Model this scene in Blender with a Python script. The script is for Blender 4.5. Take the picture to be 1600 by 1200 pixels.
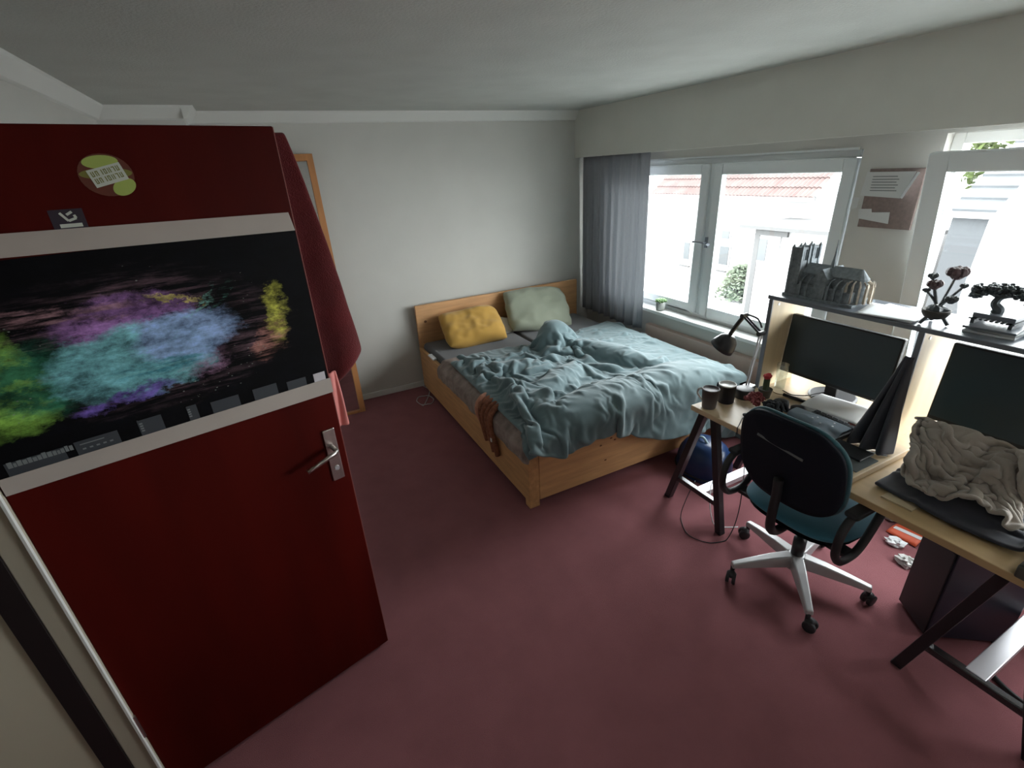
import bpy, bmesh, math, random
from mathutils import Vector, Matrix, noise

for o in list(bpy.data.objects): bpy.data.objects.remove(o)
sc = bpy.context.scene; COL = sc.collection
R = math.radians

# ------------------------------------------------------------------ camera
CAM = Vector((0, 0, 1.9)); YAW, PITCH, ROLL = R(25.95), R(24.08), R(-3.194); FPX = 751.0
FW = Vector((math.sin(YAW)*math.cos(PITCH), math.cos(YAW)*math.cos(PITCH), -math.sin(PITCH)))
r0 = Vector((math.cos(YAW), -math.sin(YAW), 0)); u0 = r0.cross(FW)
RT = r0*math.cos(ROLL)+u0*math.sin(ROLL); UP = -r0*math.sin(ROLL)+u0*math.cos(ROLL)
cd = bpy.data.cameras.new('camera'); cam = bpy.data.objects.new('camera', cd); COL.objects.link(cam)
cd.sensor_width = 36; cd.lens = 36*FPX/1600; cd.clip_start = .02
M = Matrix((RT, UP, -FW)).transposed().to_4x4(); M.translation = CAM; cam.matrix_world = M
sc.camera = cam
# ------------------------------------------------------------------ light
w = bpy.data.worlds.new('overcast_sky'); sc.world = w; w.use_nodes = True
bg = w.node_tree.nodes['Background']; bg.inputs[0].default_value = (.95, .975, .985, 1); bg.inputs[1].default_value = 13.0
def portal(x, y0, y1, z0, z1):
    l = bpy.data.lights.new('window_portal', 'AREA'); l.shape = 'RECTANGLE'; l.size = z1-z0; l.size_y = y1-y0
    l.cycles.is_portal = True
    o = bpy.data.objects.new('window_portal', l); COL.objects.link(o)
    o.location = (x, (y0+y1)/2, (z0+z1)/2); o.rotation_euler = (0, R(90), 0)
portal(3.32, 1.70, 4.0, .66, 1.90); portal(3.32, -1.16, 1.36, .66, 1.96)
vs = sc.view_settings; vs.view_transform = 'Standard'; vs.look = 'None'; vs.exposure = 0.68; vs.gamma = 1; vs.use_curve_mapping = False

# ------------------------------------------------------------------ pixel helpers (1600x1200 frame)
def ray(p): return RT*((p[0]-800)/FPX) - UP*((p[1]-600)/FPX) + FW
def pz(px, py, z): v = ray((px, py)); return CAM+v*((z-CAM.z)/v.z)
def pX(px, py, x): v = ray((px, py)); return CAM+v*((x-CAM.x)/v.x)
def pY(px, py, y): v = ray((px, py)); return CAM+v*((y-CAM.y)/v.y)

# ------------------------------------------------------------------ materials
MATS = {}
def mat(name, col, rough=.6, metal=0, var=0, vscale=20, bump=0, bscale=200, spec=None, sheen=0, stretch=None, col2=None):
    if name in MATS: return MATS[name]
    m = bpy.data.materials.new(name); m.use_nodes = True; nt = m.node_tree; b = nt.nodes['Principled BSDF']
    b.inputs['Base Color'].default_value = (*col, 1); b.inputs['Roughness'].default_value = rough; b.inputs['Metallic'].default_value = metal
    if spec is not None: b.inputs['Specular IOR Level'].default_value = spec
    if sheen: b.inputs['Sheen Weight'].default_value = sheen
    tc = nt.nodes.new('ShaderNodeTexCoord'); mp = nt.nodes.new('ShaderNodeMapping'); nt.links.new(tc.outputs['Object'], mp.inputs[0])
    if stretch: mp.inputs['Scale'].default_value = stretch
    if var or col2:
        n = nt.nodes.new('ShaderNodeTexNoise'); n.inputs['Scale'].default_value = vscale; n.inputs['Detail'].default_value = 5
        nt.links.new(mp.outputs[0], n.inputs['Vector'])
        cr = nt.nodes.new('ShaderNodeValToRGB'); nt.links.new(n.outputs[0], cr.inputs[0])
        c2 = col2 or tuple(min(1, c*(1+var)) for c in col); c1 = col if col2 else tuple(c*(1-var) for c in col)
        cr.color_ramp.elements[0].position = .3; cr.color_ramp.elements[1].position = .7
        cr.color_ramp.elements[0].color = (*c1, 1); cr.color_ramp.elements[1].color = (*c2, 1)
        nt.links.new(cr.outputs[0], b.inputs['Base Color'])
    if bump:
        n = nt.nodes.new('ShaderNodeTexNoise'); n.inputs['Scale'].default_value = bscale; n.inputs['Detail'].default_value = 4
        nt.links.new(mp.outputs[0], n.inputs['Vector'])
        bp = nt.nodes.new('ShaderNodeBump'); bp.inputs['Strength'].default_value = bump; bp.inputs['Distance'].default_value = .01
        nt.links.new(n.outputs[0], bp.inputs['Height']); nt.links.new(bp.outputs[0], b.inputs['Normal'])
    MATS[name] = m; return m
def glassmat(name, col=(1, 1, 1), gloss=.05):
    m = bpy.data.materials.new(name); m.use_nodes = True; nt = m.node_tree; nt.nodes.clear()
    o = nt.nodes.new('ShaderNodeOutputMaterial'); t = nt.nodes.new('ShaderNodeBsdfTransparent'); g = nt.nodes.new('ShaderNodeBsdfGlossy')
    t.inputs[0].default_value = (*col, 1); g.inputs['Roughness'].default_value = .03
    x = nt.nodes.new('ShaderNodeMixShader'); x.inputs[0].default_value = gloss
    nt.links.new(t.outputs[0], x.inputs[1]); nt.links.new(g.outputs[0], x.inputs[2]); nt.links.new(x.outputs[0], o.inputs[0])
    MATS[name] = m; return m
mat('wall', (.57, .565, .53), .9, var=.03, vscale=3, bump=.05, bscale=60)
mat('ceil', (.50, .52, .49), .95, var=.05, vscale=4, bump=.25, bscale=90)
mat('coving', (.72, .73, .70), .7)
mat('pelmet', (.68, .68, .63), .8, var=.03, vscale=4)
mat('hall', (.60, .55, .43), .9)
mat('wallbrown', (.60, .46, .40), .85, var=.06, vscale=5)
mat('carpet', (.275, .110, .122), .97, var=.07, vscale=7, bump=.5, bscale=500, spec=.1)
mat('redoor', (.056, .0032, .0018), .5, spec=.08, var=.25, vscale=5, stretch=(1, 1, .2))
mat('dooredge', (.30, .10, .085), .6)
mat('darkwood', (.012, .007, .008), .6)
mat('jamb', (.46, .42, .33), .5)
mat('white_frame', (.70, .74, .75), .4)
mat('white_sill', (.74, .75, .73), .4)
mat('pine', (.53, .29, .13), .5, var=.14, vscale=7, stretch=(6, .6, 6), spec=.3)
mat('pine_x', (.56, .31, .145), .5, var=.12, vscale=7, stretch=(.6, 6, 6), spec=.3)
mat('knot', (.16, .06, .02), .6)
mat('sheet', (.075, .079, .088), .9, sheen=.2)
mat('duvet', (.120, .180, .195), .85, var=.06, vscale=5, sheen=.25, bump=.1, bscale=350)
mat('mustard', (.50, .285, .055), .85, sheen=.2, bump=.1, bscale=300)
mat('sage', (.27, .295, .225), .85, sheen=.2, bump=.1, bscale=300)
mat('white_cloth', (.75, .75, .73), .85)
mat('blanket', (.17, .13, .115), .95, col2=(.34, .27, .24), vscale=14, bump=.4, bscale=160)
mat('knit', (.16, .05, .025), .95, col2=(.30, .115, .06), vscale=50, bump=.6, bscale=150)
mat('knit_top', (.42, .18, .12), .95, col2=(.55, .27, .18), vscale=40, bump=.6, bscale=150)
mat('towel', (.11, .010, .012), .95, var=.2, vscale=8, bump=.5, bscale=260, sheen=.08)
mat('pink', (.62, .22, .20), .9)
mat('cream', (.38, .335, .30), .6, var=.05, vscale=6)
mat('keycap', (.030, .036, .044), .5)
mat('print_pale', (.50, .47, .50), .6)
mat('print_grey', (.16, .18, .18), .6)
mat('sticker_green', (.32, .40, .09), .4)
mat('sticker_brown', (.10, .020, .008), .4)
mat('sticker_olive', (.16, .16, .03), .4)
mat('sticker_white', (.50, .53, .47), .4)
mat('sticker_navy', (.020, .012, .025), .4)
mat('steel', (.62, .58, .55), .3, metal=1)
mat('mirror', (.9, .9, .9), .02, metal=1)
mat('mirror_wood', (.50, .22, .08), .5, var=.1, vscale=6, stretch=(6, 6, .6))
mat('beech', (.60, .455, .29), .45, var=.06, vscale=5, stretch=(6, .7, 6))
mat('beech_side', (.62, .50, .33), .5, var=.06, vscale=5, stretch=(6, 6, .7))
mat('deskgold', (.52, .36, .185), .45, var=.07, vscale=5, stretch=(6, .7, 6))
mat('edge_brown', (.20, .11, .06), .6)
mat('shelf_dark', (.17, .19, .22), .35)
mat('black', (.016, .017, .020), .5)
mat('black_soft', (.016, .017, .022), .85)
mat('black_metal', (.014, .014, .018), .35, spec=.6)
mat('bar_black', (.02, .02, .024), .22, spec=1.0)
mat('pale_metal', (.55, .55, .58), .35, metal=.6)
mat('screen', (.030, .050, .062), .3)
mat('chair_black', (.006, .009, .017), .75, spec=.25)
mat('chair_teal', (.028, .105, .130), .85, sheen=.3, bump=.15, bscale=500)
mat('chair_blue', (.042, .185, .265), .85, sheen=.3, bump=.15, bscale=500)
mat('alu', (.50, .50, .51), .4, metal=.35)
mat('paper', (.80, .82, .84), .7)
mat('paper_grey', (.60, .61, .60), .75)
mat('corkboard', (.23, .175, .16), .9, var=.12, vscale=60)
mat('stone', (.22, .25, .27), .8, var=.25, vscale=60)
mat('stone_pale', (.50, .44, .36), .8, var=.2, vscale=60)
mat('mug_grey', (.15, .14, .15), .45)
mat('mug_navy', (.012, .016, .035), .4)
mat('ceramic', (.62, .62, .60), .4)
mat('redcloth', (.16, .018, .024), .8, col2=(.30, .07, .07), vscale=40)
mat('cactus_red', (.55, .05, .06), .7)
mat('cactus_green', (.05, .075, .04), .8)
mat('pot_dark', (.075, .07, .06), .7)
mat('leaf', (.12, .22, .08), .6, var=.3, vscale=40)
mat('concrete', (.42, .43, .41), .85, var=.08, vscale=30)
mat('brick_plant', (.075, .092, .10), .5, var=.3, vscale=30)
mat('brick_red', (.12, .075, .08), .55)
mat('hoodie', (.36, .315, .275), .95, var=.06, vscale=8, bump=.2, bscale=250, sheen=.3)
mat('jacket', (.028, .029, .042), .9, sheen=.3)
mat('jacket2', (.028, .028, .042), .55, sheen=.2)
mat('tshirt', (.17, .21, .25), .9, bump=.1, bscale=300)
mat('blue_bag', (.010, .035, .115), .3)
mat('pc', (.018, .021, .038), .4)
mat('orange', (.75, .12, .05), .5)
mat('grey_box', (.075, .075, .065), .5)
mat('pale_blue', (.42, .56, .66), .5)
mat('rug_mat', (.075, .085, .085), .9)
def curtain_mat():
    m = bpy.data.materials.new('curtain'); m.use_nodes = True; nt = m.node_tree; nt.nodes.clear()
    o = nt.nodes.new('ShaderNodeOutputMaterial'); d = nt.nodes.new('ShaderNodeBsdfDiffuse'); t = nt.nodes.new('ShaderNodeBsdfTranslucent'); x = nt.nodes.new('ShaderNodeMixShader')
    n = nt.nodes.new('ShaderNodeTexNoise'); n.inputs['Scale'].default_value = 40; c = nt.nodes.new('ShaderNodeValToRGB')
    c.color_ramp.elements[0].color = (.42, .43, .47, 1); c.color_ramp.elements[1].color = (.50, .51, .55, 1)
    nt.links.new(n.outputs[0], c.inputs[0]); nt.links.new(c.outputs[0], d.inputs[0]); t.inputs[0].default_value = (.36, .37, .38, 1)
    x.inputs[0].default_value = .42; nt.links.new(d.outputs[0], x.inputs[1]); nt.links.new(t.outputs[0], x.inputs[2]); nt.links.new(x.outputs[0], o.inputs[0]); MATS['curtain'] = m
curtain_mat()
glassmat('glass', (.97, .985, .985), .04); glassmat('glass_item', (.9, .93, .93), .12)
# outside: overcast daylight
mat('render_white', (.22, .22, .22), .95); mat('tile', (.048, .028, .026), .9, col2=(.072, .050, .046), vscale=3)
mat('roof_grey', (.036, .040, .044), .9, var=.15, vscale=4); mat('out_pane', (.035, .04, .043), .3); mat('out_trim', (.05, .05, .05), .8)
mat('out_siding', (.036, .039, .042), .9); mat('out_ground', (.26, .26, .26), .95); mat('foliage', (.050, .072, .045), .9, col2=(.080, .092, .066), vscale=4)
mat('foliage_bright', (.040, .062, .010), .9)

# ------------------------------------------------------------------ mesh helpers
ORG = {}
def tag(o, label=None, cat=None, group=None, kind=None):
    for k, v in (('label', label), ('category', cat), ('group', group), ('kind', kind)):
        if v: o[k] = v
    return o
def thing(name, loc, label, cat, group=None):
    o = bpy.data.objects.new(name, None); COL.objects.link(o); o.location = loc; o.empty_display_size = .05
    ORG[o] = Vector(loc); return tag(o, label, cat, group)
class MB:
    def __init__(s): s.v = []; s.f = []
    def add(s, vs, fs):
        n = len(s.v); s.v += [Vector(v) for v in vs]; s.f += [tuple(i+n for i in f) for f in fs]; return s
    def box(s, a, b, m=None):
        vs = [Vector((x, y, z)) for z in (a[2], b[2]) for y in (a[1], b[1]) for x in (a[0], b[0])]
        if m: vs = [m @ v for v in vs]
        return s.add(vs, [(0, 2, 3, 1), (4, 5, 7, 6), (0, 1, 5, 4), (2, 6, 7, 3), (0, 4, 6, 2), (1, 3, 7, 5)])
    def bar(s, p, q, wx, wy, up=(0, 0, 1)):
        p, q = Vector(p), Vector(q); d = (q-p); L = d.length; d.normalize(); up = Vector(up)
        if abs(d.dot(up)) > .95: up = Vector((1, 0, 0))
        x = d.cross(up).normalized(); y = x.cross(d)
        m = Matrix((x, y, d)).transposed().to_4x4(); m.translation = p
        return s.box((-wx/2, -wy/2, 0), (wx/2, wy/2, L), m)
    def tube(s, path, r, seg=8, closed=False):
        P = [Vector(p) for p in path]; n = len(P); rings = []
        rr = r if isinstance(r, (list, tuple)) else [r]*n
        t0 = (P[1]-P[0]).normalized(); a = t0.orthogonal().normalized()
        for i in range(n):
            t = (P[(i+1) % n]-P[i-1]) if closed else (P[min(i+1, n-1)]-P[max(i-1, 0)])
            t.normalize(); a = (a-t*a.dot(t)).normalized(); b = t.cross(a)
            rings.append([P[i]+(a*math.cos(2*math.pi*k/seg)+b*math.sin(2*math.pi*k/seg))*rr[i] for k in range(seg)])
        vs = [v for g in rings for v in g]; fs = []
        for i in range(n if closed else n-1):
            for k in range(seg):
                j = (i+1) % n; fs.append((i*seg+k, i*seg+(k+1) % seg, j*seg+(k+1) % seg, j*seg+k))
        if not closed: fs += [tuple(range(seg))[::-1], tuple((n-1)*seg+k for k in range(seg))]
        return s.add(vs, fs)
    def lathe(s, c, prof, seg=24, m=None):
        c = Vector(c); vs = []; fs = []
        for (r, z) in prof:
            for k in range(seg):
                v = Vector((r*math.cos(2*math.pi*k/seg), r*math.sin(2*math.pi*k/seg), z)); vs.append(c+(m @ v if m else v))
        n = len(prof)
        for i in range(n-1):
            for k in range(seg): fs.append((i*seg+k, i*seg+(k+1) % seg, (i+1)*seg+(k+1) % seg, (i+1)*seg+k))
        fs += [tuple(range(seg))[::-1], tuple((n-1)*seg+k for k in range(seg))]
        return s.add(vs, fs)
    def ball(s, c, r, nz=0, seg=14, rings=8, m=None, amp=0, sc_=5):
        c = Vector(c); r = r if isinstance(r, (tuple, list)) else (r, r, r); vs = []; fs = []
        for i in range(rings+1):
            th = math.pi*i/rings
            for k in range(seg):
                ph = 2*math.pi*k/seg; d = Vector((math.sin(th)*math.cos(ph), math.sin(th)*math.sin(ph), math.cos(th)))
                q = 1+(amp*noise.noise(d*sc_*.4+c*7) if amp else 0)
                v = Vector((d.x*r[0], d.y*r[1], d.z*r[2]))*q; vs.append(c+(m @ v if m else v))
        for i in range(rings):
            for k in range(seg): fs.append((i*seg+k, (i+1)*seg+k, (i+1)*seg+(k+1) % seg, i*seg+(k+1) % seg))
        return s.add(vs, fs)
    def grid(s, nu, nv, fn):
        vs = [fn(i/nu, j/nv) for j in range(nv+1) for i in range(nu+1)]
        return s.add(vs, [(j*(nu+1)+i, j*(nu+1)+i+1, (j+1)*(nu+1)+i+1, (j+1)*(nu+1)+i) for j in range(nv) for i in range(nu)])
    def poly(s, pts, th):
        n = len(pts); th = Vector(th); pts = [Vector(p) for p in pts]
        return s.add(pts+[p+th for p in pts], [tuple(range(n))[::-1], tuple(range(n, 2*n))]+[(i, (i+1) % n, n+(i+1) % n, n+i) for i in range(n)])
    def build(s, name, m, parent=None, smooth=False, bevel=0, bseg=2, sub=0, solid=0, label=None, cat=None, group=None, kind=None):
        if parent: org = ORG[parent]
        else:
            xs = [v.x for v in s.v]; ys = [v.y for v in s.v]; zs = [v.z for v in s.v]
            org = Vector(((min(xs)+max(xs))/2, (min(ys)+max(ys))/2, min(zs)))
        me = bpy.data.meshes.new(name); me.from_pydata([v-org for v in s.v], [], s.f); me.update()
        bm = bmesh.new(); bm.from_mesh(me); bmesh.ops.remove_doubles(bm, verts=bm.verts, dist=1e-6); bmesh.ops.recalc_face_normals(bm, faces=bm.faces); bm.to_mesh(me); bm.free()
        o = bpy.data.objects.new(name, me); COL.objects.link(o)
        if parent: o.parent = parent; o.location = org-ORG[parent]
        else: o.location = org
        ORG[o] = org
        me.materials.append(MATS[m] if isinstance(m, str) else m)
        if smooth:
            for p in me.polygons: p.use_smooth = True
        if solid: q = o.modifiers.new('solid', 'SOLIDIFY'); q.thickness = solid; q.offset = 0
        if bevel: q = o.modifiers.new('bevel', 'BEVEL'); q.width = bevel; q.segments = bseg; q.limit_method = 'ANGLE'; q.angle_limit = R(40)
        if sub: q = o.modifiers.new('sub', 'SUBSURF'); q.levels = sub; q.render_levels = sub
        return tag(o, label, cat, group, kind)
def V(*a): return Vector(a)
def spline(pts, n=8, closed=False):
    P = [Vector(p) for p in pts]; out = []; N = len(P)
    for i in range(N if closed else N-1):
        g = (lambda k: P[k % N]) if closed else (lambda k: P[max(0, min(N-1, k))])
        a, b, c, d = g(i-1), g(i), g(i+1), g(i+2)
        for k in range(n):
            t = k/n; out.append(.5*((2*b)+(c-a)*t+(2*a-5*b+4*c-d)*t*t+(3*b-a-3*c+d)*t**3))
    if not closed: out.append(P[-1])
    return out
def floored(pts, r): return [V(p.x, p.y, max(p.z, r)) for p in pts]
def copy_tree(o, loc=None, rz=None):
    c = o.copy(); COL.objects.link(c); ORG[c] = Vector(loc) if loc is not None else ORG.get(o)
    if loc is not None: c.location = loc
    if rz is not None: c.rotation_euler[2] = rz
    for ch in list(o.children):
        d = copy_tree(ch); d.parent = c
    return c
def structure(mb, name, m, **k): return mb.build(name, m, kind='structure', **k)

# ------------------------------------------------------------------ room shell
CH = 2.36; YB = 4.28; XL = -.69; XW = 3.06; YN = -1.6
structure(MB().box((-2.2, YN-.1, -.1), (XW+.3, YB+.1, 0)), 'floor', 'carpet')
structure(MB().box((-2.2, YN-.1, CH), (XW+.3, YB+.1, CH+.1)), 'ceiling', 'ceil')
structure(MB().box((XL-.2, YB, 0), (XW+.3, YB+.12, CH)), 'wall_back', 'wall')
structure(MB().box((-2.2, YN-.1, 0), (XW+.3, YN, CH)), 'wall_near', 'wall')
wl = MB().box((XL-.11, 1.47, 0), (XL, YB, CH)).box((XL-.11, .55, 2.07), (XL, 1.47, CH)).box((XL-.11, YN, 0), (XL, .55, CH))
wl.box((XL, 3.99, 0), (-.24, YB, CH))                                   # boxed-in corner
structure(wl, 'wall_left', 'wall')
wh = MB().box((-2.2, 1.41, 0), (XL-.111, 1.52, CH)).box((-2.3, YN, 0), (-2.2, 1.5, CH)).box((-2.2, YN, 0), (-1.9, YN+.1, CH))
structure(wh, 'wall_hall', 'hall')
# window wall: opening 1 y 1.72..3.95 z .66...1.90 ; opening 2 y -1.15..1.35 z .66..1.95
O1 = (1.72, 3.95, .66, 1.90); O2 = (-1.15, 1.35, .66, 1.95)  # opening 2 widened out of view so more daylight reaches the near floor
ww = MB(); X2 = XW+.26
ww.box((XW, YN, 0), (X2, YB, .66)).box((XW, YN, 1.95), (X2, YB, CH)).box((XW, YN, .66), (X2, O2[0], 1.95))
ww.box((XW, O2[1], .66), (X2, O1[0], 1.95)).box((XW, O1[1], .66), (X2, YB, 1.95)).box((XW, O1[0], 1.90), (X2, O1[1], 1.95))
structure(ww, 'wall_window', 'wall')
structure(MB().box((XW-.055, 1.3, .0), (XW-.001, 3.28, .535)), 'trim_1', 'wallbrown', bevel=.004)
structure(MB().box((2.89, YN, 1.965), (2.91, YB, CH)).box((2.91, YN, CH-.03), (XW, YB, CH)), 'trim_2', 'pelmet')
cv = MB()
def cove(p, q, nx, ny):
    p, q = V(*p, CH), V(*q, CH); n = V(nx, ny, 0); prof = [(0, 0), (0, -.075), (.018, -.068), (.045, -.035), (.062, -.014), (.066, 0)]
    vs = []; fs = []
    for e in (p, q):
        for (a, b) in prof: vs.append(e+n*a+V(0, 0, b))
    k = len(prof)
    for i in range(k): fs.append((i, (i+1) % k, k+(i+1) % k, k+i))
    fs += [tuple(range(k)), tuple(range(k, 2*k))[::-1]]; cv.add(vs, fs)
cove((-.24, YB), (2.89, YB), 0, -1); cove((XL, 3.99), (-.24, 3.99), 0, -1); cove((XL, YN), (XL, 3.99), 1, 0); cove((-.24, 3.93), (-.24, YB), 1, 0)
structure(cv, 'trim_3', 'coving')
structure(MB().box((-.24, YB-.014, 0), (XW-.02, YB, .055)), 'baseboard_back', 'coving', bevel=.004)
structure(MB().box((XL-.055, 1.405, 0), (XL+.005, 1.475, 2.09)).box((XL-.055, .545, 2.06), (XL+.005, 1.475, 2.10)).box((XL-.055, .52, 0), (XL+.005, .57, 2.09)), 'trim_4', 'jamb', bevel=.003)
structure(MB().box((XL-.112, 1.400, 0), (XL-.055, 1.475, 2.09)), 'trim_5', 'darkwood')
structure(MB().box((XL-.0, 1.396, 0.), (XL+.006, 1.406, 2.05)), 'trim_6', 'white_sill')

# ------------------------------------------------------------------ windows
def sash(mb, y0, y1, z0, z1, x, wd=.07, th=.05, m=None):
    mb.box((x, y0, z0), (x+th, y0+wd, z1), m).box((x, y1-wd, z0), (x+th, y1, z1), m)
    mb.box((x, y0+wd, z0), (x+th, y1-wd, z0+wd), m).box((x, y0+wd, z1-wd), (x+th, y1-wd, z1), m)
def frame(mb, O, wd, zb, zt, mull=()):
    mb.box((3.12, O[0], O[2]), (3.20, O[0]+wd, O[3])).box((3.12, O[1]-wd, O[2]), (3.20, O[1], O[3]))
    mb.box((3.121, O[0]+wd, O[2]), (3.199, O[1]-wd, zb)).box((3.121, O[0]+wd, zt), (3.199, O[1]-wd, O[3]))
    for y in mull: mb.box((3.122, y-.03, zb), (3.198, y+.03, zt))
    return mb
win = structure(frame(MB(), O1, .04, .72, 1.86, (2.79,)), 'window_1', 'white_frame', bevel=.004)
for (a, b) in ((1.765, 2.765), (2.815, 3.905)):
    m_ = MB(); sash(m_, a, b, .722, 1.858, 3.10, .075 if a < 2 else .072); s_ = m_.build('sash', 'white_frame', win, bevel=.006)
    MB().box((3.122, a+.07, .79), (3.128, b-.07, 1.79)).build('pane', 'glass', s_)
hd = MB().box((3.088, 2.752, 1.26), (3.10, 2.772, 1.34)).tube([(3.09, 2.762, 1.30), (3.06, 2.762, 1.30), (3.055, 2.80, 1.302), (3.055, 2.86, 1.30)], .008).tube([(3.085, 2.75, 1.29), (3.07, 2.72, 1.29)], .012)
hd.build('window_handle', 'shelf_dark', win)
structure(MB().box((2.985, 1.60, .655), (3.119, 3.97, .685)), 'trim_7', 'white_sill', bevel=.006)
structure(MB().box((3.048, 1.74, 1.90), (3.06, 3.97, 1.912)), 'trim_8', 'white_frame')
# tilted window
win2 = structure(frame(MB(), O2, .05, .72, 1.90, (.21,)), 'window_2', 'white_sill', bevel=.004)
m_ = MB(); sash(m_, -1.095, .185, .722, 1.898, 3.10, .08); s_ = m_.build('sash', 'white_frame', win2, bevel=.006)  # unseen sash filling the length added for daylight
MB().box((3.122, -1.02, .80), (3.128, .11, 1.82)).build('pane', 'glass', s_)
tm = Matrix.Translation((3.12, 0, .72)) @ Matrix.Rotation(R(-8.5), 4, 'Y') @ Matrix.Translation((-3.12, 0, -.72))
m_ = MB(); sash(m_, .26, 1.335, .72, 1.885, 3.075, .085, .055, tm); s_ = m_.build('tilted_sash', 'white_frame', win2, bevel=.005)
MB().box((3.10, .34, .80), (3.106, 1.255, 1.805), tm).build('pane', 'glass', s_)
structure(MB().box((2.985, -1.3, .655), (3.119, 1.45, .685)), 'trim_9', 'white_sill', bevel=.006)

# ------------------------------------------------------------------ door with poster
DB = V(.105, 1.62, 0); DU = V(-.968, -.25, 0).normalized(); DN = V(-DU.y, DU.x, 0)   # DN: out of the face towards the camera
if DN.y > 0: DN = -DN
def dp(s, z, n=0): return DB+DU*s+DN*n+V(0, 0, z)
DM = Matrix((DU, V(0, 0, 1), DN)).transposed().to_4x4(); DM.translation = DB           # (s, z, n)
door = structure(MB().box((0, .012, -.04), (.815, 2.04, 0), DM), 'door_1', 'redoor', bevel=.003)
MB().box((-.0015, .014, -.038), (0, 2.038, -.002), DM).build('door_edge', 'dooredge', door)
MB().box((.024, .905, 0), (.066, 1.11, .008), DM).build('handle_plate', 'steel', door, bevel=.003)
MB().tube([DM @ V(.045, 1.04, .0), DM @ V(.045, 1.04, .045), DM @ V(.055, 1.038, .053), DM @ V(.155, 1.010, .053)], .0085, 10).build('lever', 'steel', door, smooth=True)
MB().tube([DM @ V(.045, .955, .007), DM @ V(.045, .955, .012)], .009, 12).build('keyhole', 'pale_metal', door)
hg = MB()
for z in (.36, 1.75): hg.tube([dp(.818, z-.05, .006), dp(.818, z+.05, .006)], .007, 8)
hg.build('hinge', 'steel', door)

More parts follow.
